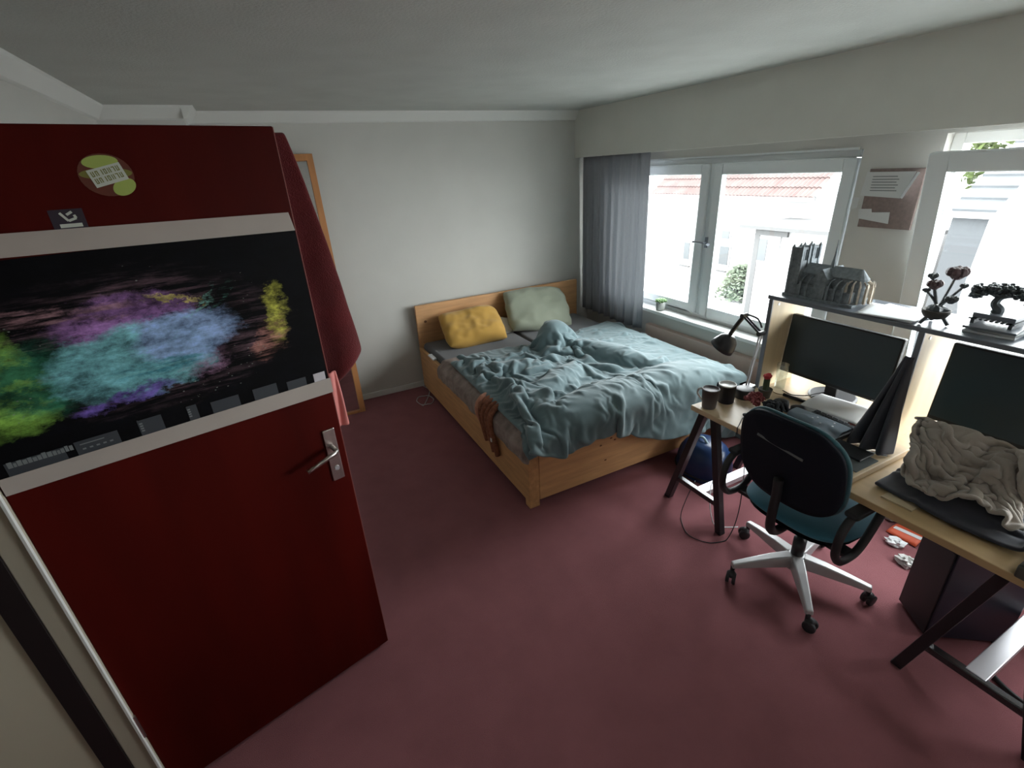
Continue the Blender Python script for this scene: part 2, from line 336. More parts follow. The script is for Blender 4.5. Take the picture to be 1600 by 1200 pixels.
# poster print: colour burst on black
def poster_mat():
    m = bpy.data.materials.new('poster_print'); m.use_nodes = True; nt = m.node_tree; L = nt.links; b = nt.nodes['Principled BSDF']; b.inputs['Roughness'].default_value = .6; b.inputs['Specular IOR Level'].default_value = .12
    N = nt.nodes.new
    uv = N('ShaderNodeUVMap'); sep = N('ShaderNodeSeparateXYZ')
    def math_(op, a, c=None, clamp=False):
        n = N('ShaderNodeMath'); n.operation = op; n.use_clamp = clamp
        for i, q in enumerate((a, c)):
            if q is None: continue
            if isinstance(q, (int, float)): n.inputs[i].default_value = q
            else: L.new(q, n.inputs[i])
        return n.outputs[0]
    def noise_(scale, detail=6, rough=.6, sx=1, sy=1, rot=0, seed=0):
        mp = N('ShaderNodeMapping'); mp.inputs['Scale'].default_value = (sx, sy, 1); mp.inputs['Rotation'].default_value = (0, 0, rot); mp.inputs['Location'].default_value = (seed, seed*.7, seed)
        L.new(uv.outputs[0], mp.inputs[0]); n = N('ShaderNodeTexNoise'); n.inputs['Scale'].default_value = scale; n.inputs['Detail'].default_value = detail; n.inputs['Roughness'].default_value = rough
        L.new(mp.outputs[0], n.inputs['Vector']); return n
    # warp
    wn = noise_(7, 8, .7); wv = N('ShaderNodeVectorMath'); wv.operation = 'MULTIPLY_ADD'
    L.new(wn.outputs['Color'], wv.inputs[0]); wv.inputs[1].default_value = (.17, .22, 0); wv.inputs[2].default_value = (-.085-.0425, -.11-.05, 0)
    w2 = noise_(24, 6, .8, seed=13); wv2 = N('ShaderNodeVectorMath'); wv2.operation = 'MULTIPLY_ADD'; L.new(w2.outputs['Color'], wv2.inputs[0]); wv2.inputs[1].default_value = (.085, .10, 0); L.new(wv.outputs[0], wv2.inputs[2])
    ad = N('ShaderNodeVectorMath'); L.new(uv.outputs[0], ad.inputs[0]); L.new(wv2.outputs[0], ad.inputs[1]); L.new(ad.outputs[0], sep.inputs[0])
    U, Vv = sep.outputs[0], sep.outputs[1]
    fine = noise_(16, 8, .75, seed=3).outputs[0]; streak = noise_(22, 6, .7, .25, 1.6, .5, seed=5).outputs[0]
    cur = None
    def blob(u, v, ru, rv, rot, col, soft=.35, strength=1.0, tex=None, tlo=.35, thi=.65):
        nonlocal cur
        c, s = math.cos(rot), math.sin(rot)
        du = math_('SUBTRACT', U, u); dv = math_('MULTIPLY', math_('SUBTRACT', Vv, v), .62)
        a = math_('DIVIDE', math_('ADD', math_('MULTIPLY', du, c), math_('MULTIPLY', dv, s)), ru)
        e = math_('DIVIDE', math_('SUBTRACT', math_('MULTIPLY', dv, c), math_('MULTIPLY', du, s)), rv)
        d = math_('SQRT', math_('ADD', math_('MULTIPLY', a, a), math_('MULTIPLY', e, e)))
        k = math_('DIVIDE', math_('SUBTRACT', 1.0, d), soft, True)
        if tex is not None:
            t = math_('DIVIDE', math_('SUBTRACT', tex, tlo), thi-tlo, True); k = math_('MULTIPLY', k, t)
        k = math_('MULTIPLY', k, strength, True)
        mx = N('ShaderNodeMix'); mx.data_type = 'RGBA'; L.new(k, mx.inputs[0])
        if cur is None: mx.inputs[6].default_value = (.0015, .0018, .0035, 1)
        else: L.new(cur, mx.inputs[6])
        mx.inputs[7].default_value = (*[min(.9, c_*2.9) for c_ in col], 1); cur = mx.outputs[2]
    # u runs left (hinge) to right (free edge), v bottom to top
    blob(.47, .51, .46, .25, -.03, (.075, .045, .055), .30, .7, streak, .46, .68)
    blob(.05, .48, .16, .20, .5, (.16, .32, .05), .35, .95, fine, .25, .48)
    blob(.17, .44, .15, .13, .2, (.010, .06, .035), .4, .95, fine, .3, .5)
    blob(.43, .66, .20, .085, .05, (.16, .08, .20), .4, .95, fine, .32, .52)
    blob(.30, .72, .22, .03, -.05, (.16, .09, .10), .5, .8, streak, .42, .58)
    blob(.42, .43, .24, .135, .02, (.095, .24, .26), .25, .97, fine, .2, .40)
    blob(.57, .51, .17, .10, .05, (.13, .19, .31), .3, .95, fine, .24, .44)
    blob(.47, .36, .19, .04, .0, (.02, .10, .13), .5, .8, streak, .42, .55)
    blob(.36, .245, .17, .026, .06, (.085, .055, .22), .5, .95, fine, .3, .5)
    blob(.55, .72, .10, .010, -.25, (.40, .26, .08), .5, .9)
    blob(.70, .67, .09, .010, .75, (.05, .20, .15), .6, .8, streak, .45, .6)
    blob(.64, .67, .09, .008, .65, (.10, .24, .20), .6, .8, streak, .42, .6)
    blob(.60, .33, .10, .04, .3, (.17, .09, .15), .5, .8, fine, .42, .6)
    blob(.865, .53, .045, .135, -.12, (.44, .34, .05), .6, .95, fine, .38, .6)
    blob(.82, .38, .10, .06, .9, (.24, .11, .09), .5, .85, streak, .42, .6)
    vo = N('ShaderNodeTexVoronoi'); vo.inputs['Scale'].default_value = 46; L.new(uv.outputs[0], vo.inputs['Vector'])
    spk = math_('LESS_THAN', vo.outputs['Distance'], .13); reg = math_('GREATER_THAN', noise_(5, 3, seed=9).outputs[0], .53)
    ring = math_('LESS_THAN', math_('ABSOLUTE', math_('SUBTRACT', math_('SQRT', math_('ADD', math_('POWER', math_('DIVIDE', math_('SUBTRACT', U, .48), .47), 2), math_('POWER', math_('DIVIDE', math_('SUBTRACT', Vv, .5), .36), 2))), .85)), .22)
    k = math_('MULTIPLY', math_('MULTIPLY', spk, reg), math_('MULTIPLY', ring, .8))
    mx = N('ShaderNodeMix'); mx.data_type = 'RGBA'; L.new(k, mx.inputs[0]); L.new(cur, mx.inputs[6]); mx.inputs[7].default_value = (.30, .34, .30, 1)
    tone = math_('ADD', math_('MULTIPLY', math_('SUBTRACT', noise_(9, 9, .72, seed=17).outputs[0], .38), 3.4, True), .22)
    tone2 = math_('MULTIPLY', tone, math_('ADD', math_('MULTIPLY', streak, .9), .5))
    sc_n = N('ShaderNodeVectorMath'); sc_n.operation = 'SCALE'; L.new(mx.outputs[2], sc_n.inputs[0]); L.new(tone2, sc_n.inputs['Scale'])
    L.new(sc_n.outputs[0], b.inputs['Base Color']); MATS['poster_print'] = m
poster_mat()
pst = thing('poster', dp(.40, 1.24, .002), 'wide dark poster with a rainbow paint-cloud burst taped across the red door', 'poster')
pp = MB().box((.004, 1.283, .0005), (.808, 1.775, .0020), DM).build('print', 'poster_print', pst)
uvl = pp.data.uv_layers.new(name='UVMap')
for lp in pp.data.loops:
    wv = pp.data.vertices[lp.vertex_index].co+ORG[pst]; rel = wv-DB
    uvl.data[lp.index].uv = (1-(rel.dot(DU)-.004)/.804, (wv.z-1.283)/.492)
MB().poly([dp(.004, 1.767, .003), dp(.012, 1.818, .003), dp(.812, 1.832, .003), dp(.812, 1.783, .003)], DN*.0015).build('top_band', 'cream', pst)
MB().poly([dp(-.002, 1.238, .003), dp(-.002, 1.290, .003), dp(.812, 1.288, .003), dp(.812, 1.243, .003)], DN*.0015).build('bottom_band', 'cream', pst)
for (s0, s1, z1, m_) in ((.012, .05, 1.318, 'print_pale'), (.075, .135, 1.318, 'keycap'), (.165, .235, 1.326, 'keycap'), (.275, .35, 1.325, 'keycap'), (.385, .41, 1.333, 'keycap'), (.47, .525, 1.333, 'keycap'), (.57, .66, 1.325, 'keycap'), (.68, .79, 1.322, 'keycap')):
    MB().box((s0, 1.288, .0021), (s1, z1, .0027), DM).build('printed_key', m_, pst)
random.seed(2)
tx = MB(); s = .785
while s > .665:
    wd = random.uniform(.005, .009); h = random.uniform(.010, .016); tx.box((s-wd, 1.308, .0028), (s, 1.308+h, .0033), DM); s -= wd+.0016
for k in range(5): tx.box((.585+k*.014, 1.300, .0028), (.592+k*.014, 1.304, .0033), DM)
tx.box((.60, 1.314, .0028), (.65, 1.3165, .0033), DM)
for z in (1.30, 1.307, 1.314, 1.321): tx.box((.515, z, .0028), (.522, z+.004, .0033), DM); tx.box((.402, z, .0028), (.409, z+.004, .0033), DM)
tag(tx.build('small_print', 'print_grey', pst), kind='stuff')
# stickers
def disc(cx, cz, rx, rz, n, rot=0, a0=0, a1=2*math.pi, k=28):
    return [dp(cx+math.cos(a0+(a1-a0)*i/k)*rx*math.cos(rot)-math.sin(a0+(a1-a0)*i/k)*rz*math.sin(rot), cz+math.cos(a0+(a1-a0)*i/k)*rx*math.sin(rot)+math.sin(a0+(a1-a0)*i/k)*rz*math.cos(rot), n) for i in range(k)]
stk = thing('round_sticker', dp(.398, 1.88, .001), 'round green and brown sticker with a white lettered label on the red door', 'sticker')
MB().poly(disc(.398, 1.935, .052, .046, .0006), DN*.0006).build('backing', 'sticker_brown', stk)
MB().poly(disc(.398, 1.938, .050, .012, .0013), DN*.0004).build('dark_band', 'sticker_olive', stk)
MB().poly(disc(.402, 1.963, .034, .014, .0014, -.05), DN*.0005).build('green_oval', 'sticker_green', stk)
MB().poly(disc(.372, 1.908, .025, .017, .0014, -.5), DN*.0005).build('green_oval', 'sticker_green', stk)
lm = DM @ Matrix.Translation((.396, 1.935, .002)) @ Matrix.Rotation(R(-14), 4, 'Z')
lb = MB().box((-.034, -.019, 0), (.034, .019, .0006), lm).build('label_patch', 'sticker_white', stk)
tx = MB()
for row in (0, 1):
    for k in range(7):
        x = -.028+k*.0085; z = .003-row*.015; hh = .011
        tx.box((x, z, .0006), (x+.0022, z+hh, .0009), lm)
        if k % 2: tx.box((x, z+hh-.002, .0006), (x+.006, z+hh, .0009), lm)
        if k % 3 == 0: tx.box((x, z, .0006), (x+.006, z+.002, .0009), lm)
        if k % 3 != 1: tx.box((x+.004, z, .0006), (x+.006, z+hh, .0009), lm)
tx.build('lettering', 'sticker_olive', lb)
stk = thing('small_sticker', dp(.495, 1.82, .001), 'small dark purple sticker with a white emblem above the poster', 'sticker')
MB().box((.466, 1.823, .0004), (.527, 1.868, .0012), DM).build('backing', 'sticker_navy', stk)
tx = MB().box((.475, 1.829, .0012), (.515, 1.837, .0017), DM)
for (a, b_) in (((.508, 1.861), (.497, 1.843)), ((.497, 1.843), (.482, 1.848)), ((.497, 1.856), (.486, 1.862)), ((.482, 1.848), (.484, 1.855))):
    tx.bar(DM @ V(*a, .0015), DM @ V(*b_, .0015), .005, .001, DN)
tx.build('emblem', 'sticker_white', stk)

# towel over the far side of the door, visible beyond its free edge
def dps(px, py, n):
    v = ray((px, py)); q = DB+DN*n; t = ((q-CAM).dot(DN))/v.dot(DN); P = CAM+v*t; return (P-DB).dot(DU), P.z
edge = [dps(*p, -.10) for p in ((434, 203), (470, 285), (508, 385), (546, 490), (566, 545))]
edge = [(e[0], e[1]) for e in edge]
def outer(z):
    for (a, b_) in zip(edge, edge[1:]):
        if a[1] >= z >= b_[1]: return a[0]+(b_[0]-a[0])*(a[1]-z)/(a[1]-b_[1])
    return edge[0][0] if z > edge[0][1] else edge[-1][0]
zb0 = edge[-1][1]
def tow(u, v):
    # u: from inside (behind door) to outer edge; v: top to bottom
    s1 = .42+(edge[-1][0]-.42)*u; zbot = zb0-.01-min(.15, (s1-edge[-1][0])*.95)+.006*math.sin(u*9)
    z = 2.03+(zbot-2.03)*v
    so = outer(z); s = .42+(so-.42)*u
    n = -.060-.035*v-.024*math.sin(u*15+1+v*2.5)*(.3+v)-.03*v*u+.008*noise.noise((u*6, v*6, 2))
    return dp(s, z, n)
tw = MB().grid(46, 40, tow)
tw.build('red_towel', 'towel', smooth=True, solid=.014, sub=1, label='dark red towelling robe hanging from the back of the red door', cat='robe')
pa = dps(529, 603, -.085); pb = dps(545, 662, -.085)
pk = MB().grid(10, 16, lambda u, v: dp(pa[0]+.05-(pa[0]+.05-(pa[0]+(pb[0]-pa[0])*(.35+.65*v)))*u, pa[1]+.06+(pb[1]-pa[1]-.06)*v, -.085-.008*math.sin(u*9+v*3)))
pk.build('pink_cloth', 'pink', smooth=True, solid=.01, sub=1, label='small pink cloth dangling below the dark red robe', cat='cloth')

# mirror leaning on the back wall
mi = thing('leaning_mirror', (.2, 4.1, 0), 'tall wooden framed mirror leaning on the wall behind the door', 'mirror')
def mp_(x, t, n=0): return V(x, 4.06+.185*t-n, 2.08*t)
fr = MB()
for (x0, x1, t0, t1) in ((.455, .50, 0, 1), (-.15, -.105, 0, 1), (-.105, .455, .978, 1), (-.105, .455, 0, .008)):
    fr.add([mp_(x, t, n) for n in (0, .03) for t in (t0, t1) for x in (x0, x1)], [(0, 1, 3, 2), (4, 6, 7, 5), (0, 4, 5, 1), (2, 3, 7, 6), (0, 2, 6, 4), (1, 5, 7, 3)])
fr.build('frame', 'mirror_wood', mi, bevel=.003)
MB().add([mp_(-.11, .004, .008), mp_(.46, .004, .008), mp_(.46, .985, .008), mp_(-.11, .985, .008)], [(0, 1, 2, 3)]).build('mirror_glass', 'mirror', mi)

# ------------------------------------------------------------------ cloth simulation helper
def tmpbox(a, b, bev=0):
    bm = bmesh.new(); bmesh.ops.create_cube(bm, size=1)
    for v in bm.verts: v.co = Vector([(a[i]+b[i])/2+v.co[i]*(b[i]-a[i]) for i in range(3)])
    if bev: bmesh.ops.bevel(bm, geom=list(bm.edges), offset=bev, segments=3, affect='EDGES', profile=.5)
    m = bpy.data.meshes.new('tmp'); bm.to_mesh(m); bm.free(); o = bpy.data.objects.new('tmp', m); COL.objects.link(o); return o
def tmpball(c, r, rz=0):
    bm = bmesh.new(); bmesh.ops.create_uvsphere(bm, u_segments=18, v_segments=10, radius=1)
    m = bpy.data.meshes.new('tmp'); bm.to_mesh(m); bm.free(); o = bpy.data.objects.new('tmp', m); COL.objects.link(o)
    o.location = c; o.scale = r; o.rotation_euler[2] = rz; return o
def tmpcloth(src):
    o = bpy.data.objects.new('tmp', src.data.copy()); COL.objects.link(o); o.modifiers.clear(); o.location = src.location; return o
def drape(name, mb, m, colliders, frames=30, shrink=-.1, bend=.4, tens=15, selfc=True, solid=.01, sub=1, quality=4, pins=None, **k):
    parts = bpy.data.meshes.new(name); parts.from_pydata(mb.v, [], mb.f); o = bpy.data.objects.new(name, parts); COL.objects.link(o)
    for c in colliders:
        c.modifiers.new('c', 'COLLISION'); c.collision.thickness_outer = .010; c.collision.cloth_friction = 18
    q = o.modifiers.new('cloth', 'CLOTH'); s = q.settings
    s.quality = quality; s.mass = .3; s.tension_stiffness = tens; s.compression_stiffness = tens; s.shear_stiffness = 5; s.bending_stiffness = bend
    s.shrink_min = shrink; s.shrink_max = shrink; s.air_damping = 1
    cs = q.collision_settings; cs.distance_min = .007; cs.use_self_collision = selfc; cs.self_distance_min = .006; cs.collision_quality = 2
    if pins:
        g = o.vertex_groups.new(name='pin'); g.add(pins, 1.0, 'REPLACE'); s.vertex_group_mass = 'pin'
    q.point_cache.frame_start = 1; q.point_cache.frame_end = frames
    for f in range(1, frames+1): sc.frame_set(f)
    dg = bpy.context.evaluated_depsgraph_get(); ev = o.evaluated_get(dg).to_mesh()
    out = MB(); out.v = [v.co.copy() for v in ev.vertices]; out.f = [tuple(p.vertices) for p in ev.polygons]
    bpy.data.objects.remove(o)
    for c in colliders: bpy.data.objects.remove(c)
    sc.frame_set(1)
    return out.build(name, m, smooth=True, solid=solid, sub=sub, **k)

# ------------------------------------------------------------------ bed
BX0, BX1, BY0, BY1, BT = 1.10, 2.86, 2.10, 4.22, .425
bed = thing('bed_frame', ((BX0+BX1)/2, (BY0+BY1)/2, 0), 'pine double bed frame with plank headboard and solid sides', 'bed')
MB().box((BX0, BY0+.055, .04), (BX0+.03, BY1-.03, BT)).build('side_rail', 'pine', bed, bevel=.004)
MB().box((BX1-.03, BY0+.055, .04), (BX1, BY1-.03, BT)).build('side_rail', 'pine', bed, bevel=.004)
fb = MB().box((BX0+.07, BY0, .04), (BX1-.07, BY0+.03, BT)).build('footboard', 'pine_x', bed, bevel=.004)
for (x, z) in ((1.34, .30), (1.40, .31), (1.62, .28), (1.70, .31), (1.73, .29), (1.66, .16), (2.05, .2)):
    MB().ball((x, BY0-.0005, z), (.010, .0012, .006), seg=10, rings=6).build('knot', 'knot', fb)
for x in (BX0-.003, BX1-.067):
    MB().box((x, BY0-.004, 0), (x+.07, BY0+.055, BT)).build('corner_post', 'pine', bed, bevel=.005)
MB().box((BX0+.02, BY1-.035, 0), (BX0+.09, BY1-.031, .4)).build('head_post', 'pine', bed)
hb = MB().box((BX0+.01, BY1-.03, .03), (BX1, BY1, .815)).build('headboard', 'pine_x', bed, bevel=.004)
MB().ball((1.19, BY1-.031, .66), (.014, .002, .012), seg=10, rings=6).build('knot', 'knot', hb)
MB().box((BX0+.03, BY0+.03, .18), (BX1-.03, BY1-.03, .22)).build('slat_base', 'pine', bed)
XM = 1.99
for (a, b, lab) in ((BX0+.035, XM-.004, 'mattress in a dark grey fitted sheet on the side of the mustard pillow'), (XM+.004, BX1-.035, 'mattress in a dark grey fitted sheet on the curtain side')):
    MB().box((a, BY0+.035, .221), (b, BY1-.04, .47)).build('mattress', 'sheet', bevel=.035, bseg=4, smooth=True, label=lab, cat='mattress', group='two mattresses side by side on the pine bed')
random.seed(4)
# blanket peeking out along the side rail
blk = drape('blanket', MB().grid(20, 50, lambda u, v: V(1.062+u*.26, 2.16+v*1.36, .50+.03*noise.noise((u*5, v*12, 8)))), 'blanket', [tmpbox((BX0-.004, BY0, 0), (BX1, BY1, BT)), tmpbox((BX0+.035, BY0+.03, .2), (BX1, BY1, .462))], frames=20, shrink=-.14, solid=.01, label='patterned taupe throw poking out from under the duvet', cat='blanket')
# duvet
NU, NV = 128, 104
def duv(u, v):
    x0 = 1.10+.045*v; x1 = 2.83; x = x0+(x1-x0)*u
    y1 = 3.46-.06*math.sin(u*3)+.05*u; y0 = 2.005-.11*max(0, u-.15)-.25*max(0, u-.78); y = y0+(y1-y0)*v
    e = min(1, u/.06, .4+(1-u)/.08)
    z = .492+e*(.16+.08*noise.noise((u*5, v*4.5, 1.3))+.06*noise.noise((u*12, v*10, 4))+.03*noise.noise((u*24, v*20, 9)))
    return V(x+e*.03*noise.noise((u*9, v*9, 21)), y+e*.03*noise.noise((u*9, v*9, 31)), z)
dg_ = MB().grid(NU, NV, duv)
pins = [j*(NU+1)+i for j in range(12, NV+1) for i in (0, 1)]
cols = [tmpcloth(blk), tmpbox((BX0-.006, BY0-.008, 0), (BX1+.02, BY1, BT)), tmpbox((BX0+.03, BY0-.05, .36), (BX1-.0, BY1, .485), .05),
        tmpball((2.03, 3.30, .56), (.13, .11, .15)), tmpball((2.25, 2.85, .50), (.10, .42, .09), .35), tmpball((1.62, 2.62, .49), (.38, .09, .08), .5),
        tmpball((1.72, 2.20, .50), (.48, .17, .10), .05), tmpball((2.35, 2.22, .50), (.40, .17, .09), -.1), tmpball((1.5, 3.02, .48), (.28, .09, .07), -.4), tmpball((1.34, 2.40, .49), (.12, .28, .08), .1)]
drape('duvet', dg_, 'duvet', cols, frames=34, shrink=-.24, bend=.12, solid=.018, pins=pins, label='rumpled blue-grey duvet spread over the pine bed', cat='duvet')
# pillows
def pillow(name, c, size, rot, m, label, seed=0, squash=.0):
    w_, d_, h_ = size; mm = Matrix.Translation(c) @ rot
    b = MB()
    for sgn in (1, -1):
        def fn(u, v, sgn=sgn):
            x = (u-.5)*2; y = (v-.5)*2; e = (max(0, 1-x**4)*max(0, 1-y**4))**.5
            q = 1-(abs(x)*abs(y))**3*.06; cx = x*(1-.10*(1-x*x)*abs(y)**2)*q*(1+.04*noise.noise((y*3+seed, x, 2))); cy = y*(1-.14*(1-y*y)*x*x-.05*math.sin(x*4+seed)*.5)*q
            wr = .16*noise.noise((x*2.2+seed, y*2.2, seed))+.10*noise.noise((x*4.5+seed, y*4.5, seed+3))-.12*abs(noise.noise((x*3+seed, y*1.6, seed+8)))
            ridge = .09*math.sin((math.atan2(y, x)*9)+seed)*max(0, (x*x+y*y)-.5)
            return mm @ V(cx*w_/2, cy*d_/2, sgn*h_/2*e*(1+wr+ridge)+h_*.18*noise.noise((x*1.2+seed, y*1.2, 7)))
        b.grid(30, 24, fn)
    return b.build(name, m, smooth=True, sub=1, label=label, cat='pillow')
pillow('pillow', (1.56, 3.96, .60), (.58, .42, .20), Matrix.Rotation(R(-4), 4, 'Z') @ Matrix.Rotation(R(32), 4, 'X'), 'mustard', 'mustard yellow pillow propped against the pine headboard', 1)
pillow('pillow', (2.26, 3.98, .645), (.66, .46, .18), Matrix.Rotation(R(-10), 4, 'Z') @ Matrix.Rotation(R(48), 4, 'X') @ Matrix.Rotation(R(5), 4, 'Y'), 'sage', 'sage green pillow leaning on the pine headboard', 5)
pillow('pillow', (1.845, 4.04, .525), (.31, .20, .06), Matrix.Rotation(R(-4), 4, 'Z') @ Matrix.Rotation(R(32), 4, 'X'), 'white_cloth', 'white pillow peeping out between the mustard and sage pillows', 9)
sf = thing('knitted_scarf', (1.09, 2.62, .25), 'rust brown knitted scarf slung over the pine side rail', 'scarf')
for k, (y, zb, x) in enumerate(((2.70, .30, 1.078), (2.645, .225, 1.073), (2.60, .245, 1.078), (2.545, .19, 1.073), (2.50, .175, 1.078))):
    pth = spline([(1.138, y+.05, .500), (1.100, y+.035, .497), (1.062, y+.025, .462), (1.054, y+.02, .405), (x-.010, y+.008*math.sin(k*2), (zb+.39)/2), (x, y-.01, zb)], 5)
    MB().tube(pth, [.022-.0002*i for i in range(len(pth))], 8).build('strand', 'knit_top' if k == 0 else 'knit', sf, smooth=True)
MB().box((1.044, 2.50, .285), (1.0495, 2.515, .31)).build('care_tag', 'paper', sf)
MB().box((1.096, 3.78, .4248), (1.134, 3.92, .443)).build('remote_control', 'paper', bevel=.006, label='small white remote lying on the bed rail by the headboard', cat='remote')
cb = [(1.02+.075*math.cos(a*.42), 3.93+.10*math.sin(a*.42), .006+.003*(a % 3)) for a in range(26)]
MB().tube(spline(cb+[(1.12, 4.1, .01), (1.09, 4.2, .03)], 3), .004, 6).build('cable', 'print_pale', smooth=True, label='pale cable coiled on the carpet beside the headboard', cat='cable')

# ------------------------------------------------------------------ curtain
def curt(u, v):
    y = 3.30+.93*u; z = 1.99-1.50*v
    fold = .5*math.sin(u*2*math.pi*8.5+.6*math.sin(u*9))+.25*math.sin(u*2*math.pi*17+1)
    amp = .022+.016*v
    return V(2.955+amp*fold-.02*v*math.sin(u*6), y-.02*v*(1-u)+.012*fold*v, z)
MB().grid(150, 24, curt).build('curtain', 'curtain', smooth=True, solid=.003, label='long grey curtain gathered beside the headboard end of the window', cat='curtain')
structure(MB().box((2.945, 1.0, 1.992), (2.965, YB-.02, 2.01)), 'trim_10', 'white_frame')

# ------------------------------------------------------------------ sill plant
c = pX(1030, 487, 3.03); pl = thing('potted_succulent', (3.04, c.y, .685), 'small green succulent in a ribbed grey pot on the sill', 'plant')
MB().lathe((3.04, c.y, .685), [(.030, 0), (.037, .004), (.040, .03), (.040, .06), (.041, .075), (.036, .077), (.034, .066), (.0, .066)], 20).build('pot', 'concrete', pl, smooth=True)
lf = MB()
for k in range(34):
    a = k*2.4; rr = .004+.0011*k; b0 = V(3.04+rr*.5*math.cos(a), c.y+rr*.5*math.sin(a), .752); d = V(math.cos(a), math.sin(a), 1.5-k*.03).normalized()
    lf.ball(b0+d*.022, (.009, .009, .022), seg=6, rings=4, m=d.to_track_quat('Z', 'Y').to_matrix().to_4x4())
lf.build('leaves', 'leaf', pl, smooth=True)

# ------------------------------------------------------------------ wall board with papers
bd = thing('pin_board', (3.05, 1.53, 1.49), 'brown pin board on the pier between the two windows', 'board')
MB().box((3.045, 1.395, 1.50), (3.06, 1.655, 1.80)).build('panel', 'corkboard', bd)
def note(name, pts, label, curl=None):
    MB().poly([V(3.040, y, z) for (y, z) in pts], (.002, 0, 0)).build(name, 'paper_grey', label=label, cat='paper')
note('paper_sheet', [(1.675, 1.665), (1.665, 1.785), (1.43, 1.785), (1.475, 1.655)], 'large printed sheet pinned across the top of the brown board')
note('paper_sheet', [(1.66, 1.545), (1.665, 1.595), (1.60, 1.598), (1.595, 1.580), (1.505, 1.585), (1.50, 1.525)], 'small torn note pinned at the bottom of the brown board')
cl = MB().grid(6, 8, lambda u, v: V(3.040-.030*math.sin(u*1.6), 1.425+.05*v-.026*u, 1.785-.125*v-.004*u))
cl.build('curled_paper', 'paper', smooth=True, label='white sheet corner curling off the brown board', cat='paper')
tx = MB()
for k in range(6): tx.box((3.0385, 1.50+.01*(k % 2), 1.69+k*.014), (3.0400, 1.63, 1.694+k*.014))
tx.build('printed_lines', 'print_grey', bd)
note('paper_sheet', [(1.715, 1.59), (1.712, 1.655), (1.675, 1.655), (1.68, 1.60)], 'little scrap of paper stuck to the window reveal beside the board')

# ------------------------------------------------------------------ desks
DZ = .74
MB().box((1.79, .80, .712), (2.60, 1.58, DZ)).build('desk', 'beech', bevel=.003, label='pale beech desk slab carrying the mugs and the cactus', cat='desk')
MB().box((1.785, -.75, .682), (2.60, .90, .711)).build('desk', 'deskgold', bevel=.003, label='golden wood desk slab under the hoodie and dark jacket', cat='desk')
def trestle(yc, label, ztop, sps=(.20, .20)):
    t = thing('trestle', (2.2, yc, 0), label, 'trestle', 'metal trestles under the desks')
    for x in (1.90, 2.50):
        for s in (-1, 1):
            sp = sps[0] if s < 0 else sps[1]
            MB().bar((x, yc+s*sp, 0), (x, yc+s*.030, ztop-.025), .038, .038, (1, 0, 0)).build('leg', 'black_metal', t, bevel=.003)
            MB().box((x-.018, yc+s*sp-.018, 0), (x+.018, yc+s*sp+.018, .012)).build('foot', 'black', t)
        MB().box((x-.015, yc-sps[0]*.82, .155), (x+.015, yc+sps[1]*.82, .185)).build('cross_bar', 'bar_black', t, bevel=.003)
    MB().box((1.90, yc-.03, .156), (2.50, yc+.03, .186)).build('stretcher', 'pale_metal', t, bevel=.003)
    MB().box((1.84, yc-.034, ztop-.030), (2.56, yc+.034, ztop-.0005)).build('top_bar', 'black_metal', t, bevel=.003)
trestle(1.545, 'black metal trestle under the beech desk slab beside the bed', .712, (.165, .225))
trestle(.295, 'black metal trestle with pale cross bars beside the computer tower', .682)

# shelf rack on the desks
sh = thing('desk_shelf', (2.39, .85, DZ), 'raised shelf rack with wooden side panels standing on the desks', 'shelf')
MB().box((2.235, -.55, 1.230), (2.53, 1.565, 1.25)).build('shelf_board', 'shelf_dark', sh, bevel=.004)
for (y, z0) in ((1.545, DZ), (.885, DZ), (-.5, .712)):
    p_ = MB().box((2.245, y-.010, z0), (2.52, y+.010, 1.2295)).build('side_panel', 'beech_side', sh)
    MB().box((2.2375, y-.0105, z0), (2.2445, y+.0105, 1.2295)).build('edge_band', 'shelf_dark', p_)
    for (x, z) in ((2.29, 1.20), (2.40, 1.20)): MB().tube([(x, y-.0105, z), (x, y-.0125, z)], .007, 10).build('screw', 'pale_metal', p_)

# monitors
def monitor(yc, x, zc, w_, h_, label, lean, z0):
    t = thing('monitor', (x+.05, yc, z0), label, 'monitor', 'two monitors under the shelf')
    m = Matrix.Translation((x, yc, zc)) @ Matrix.Rotation(R(lean), 4, 'Y')
    MB().box((0, -w_/2, -h_/2), (.03, w_/2, h_/2), m).build('casing', 'black', t, bevel=.005)
    MB().box((-.0015, -w_/2+.008, -h_/2+.018), (0, w_/2-.008, h_/2-.008), m).build('screen', 'screen', t)
    MB().box((-.002, -w_/2+.04, -h_/2+.006), (0, -w_/2+.052, -h_/2+.010), m).build('badge', 'pale_metal', t)
    MB().box((x+.03, yc-.03, z0+.006), (x+.055, yc+.03, zc)).build('neck', 'black', t, bevel=.004)
    MB().lathe((x+.06, yc, z0), [(.11, 0), (.11, .006), (.10, .011), (.03, .012)], 28).build('base', 'black', t)
    return t
monitor(1.265, 2.395, .975, .525, .315, 'flat black monitor standing on the beech desk behind the white papers', 5, DZ)
monitor(.545, 2.34, 1.02, .545, .33, 'flat black monitor standing behind the beige hoodie', 5, .711)

# ------------------------------------------------------------------ things on the shelf
SZ = 1.25
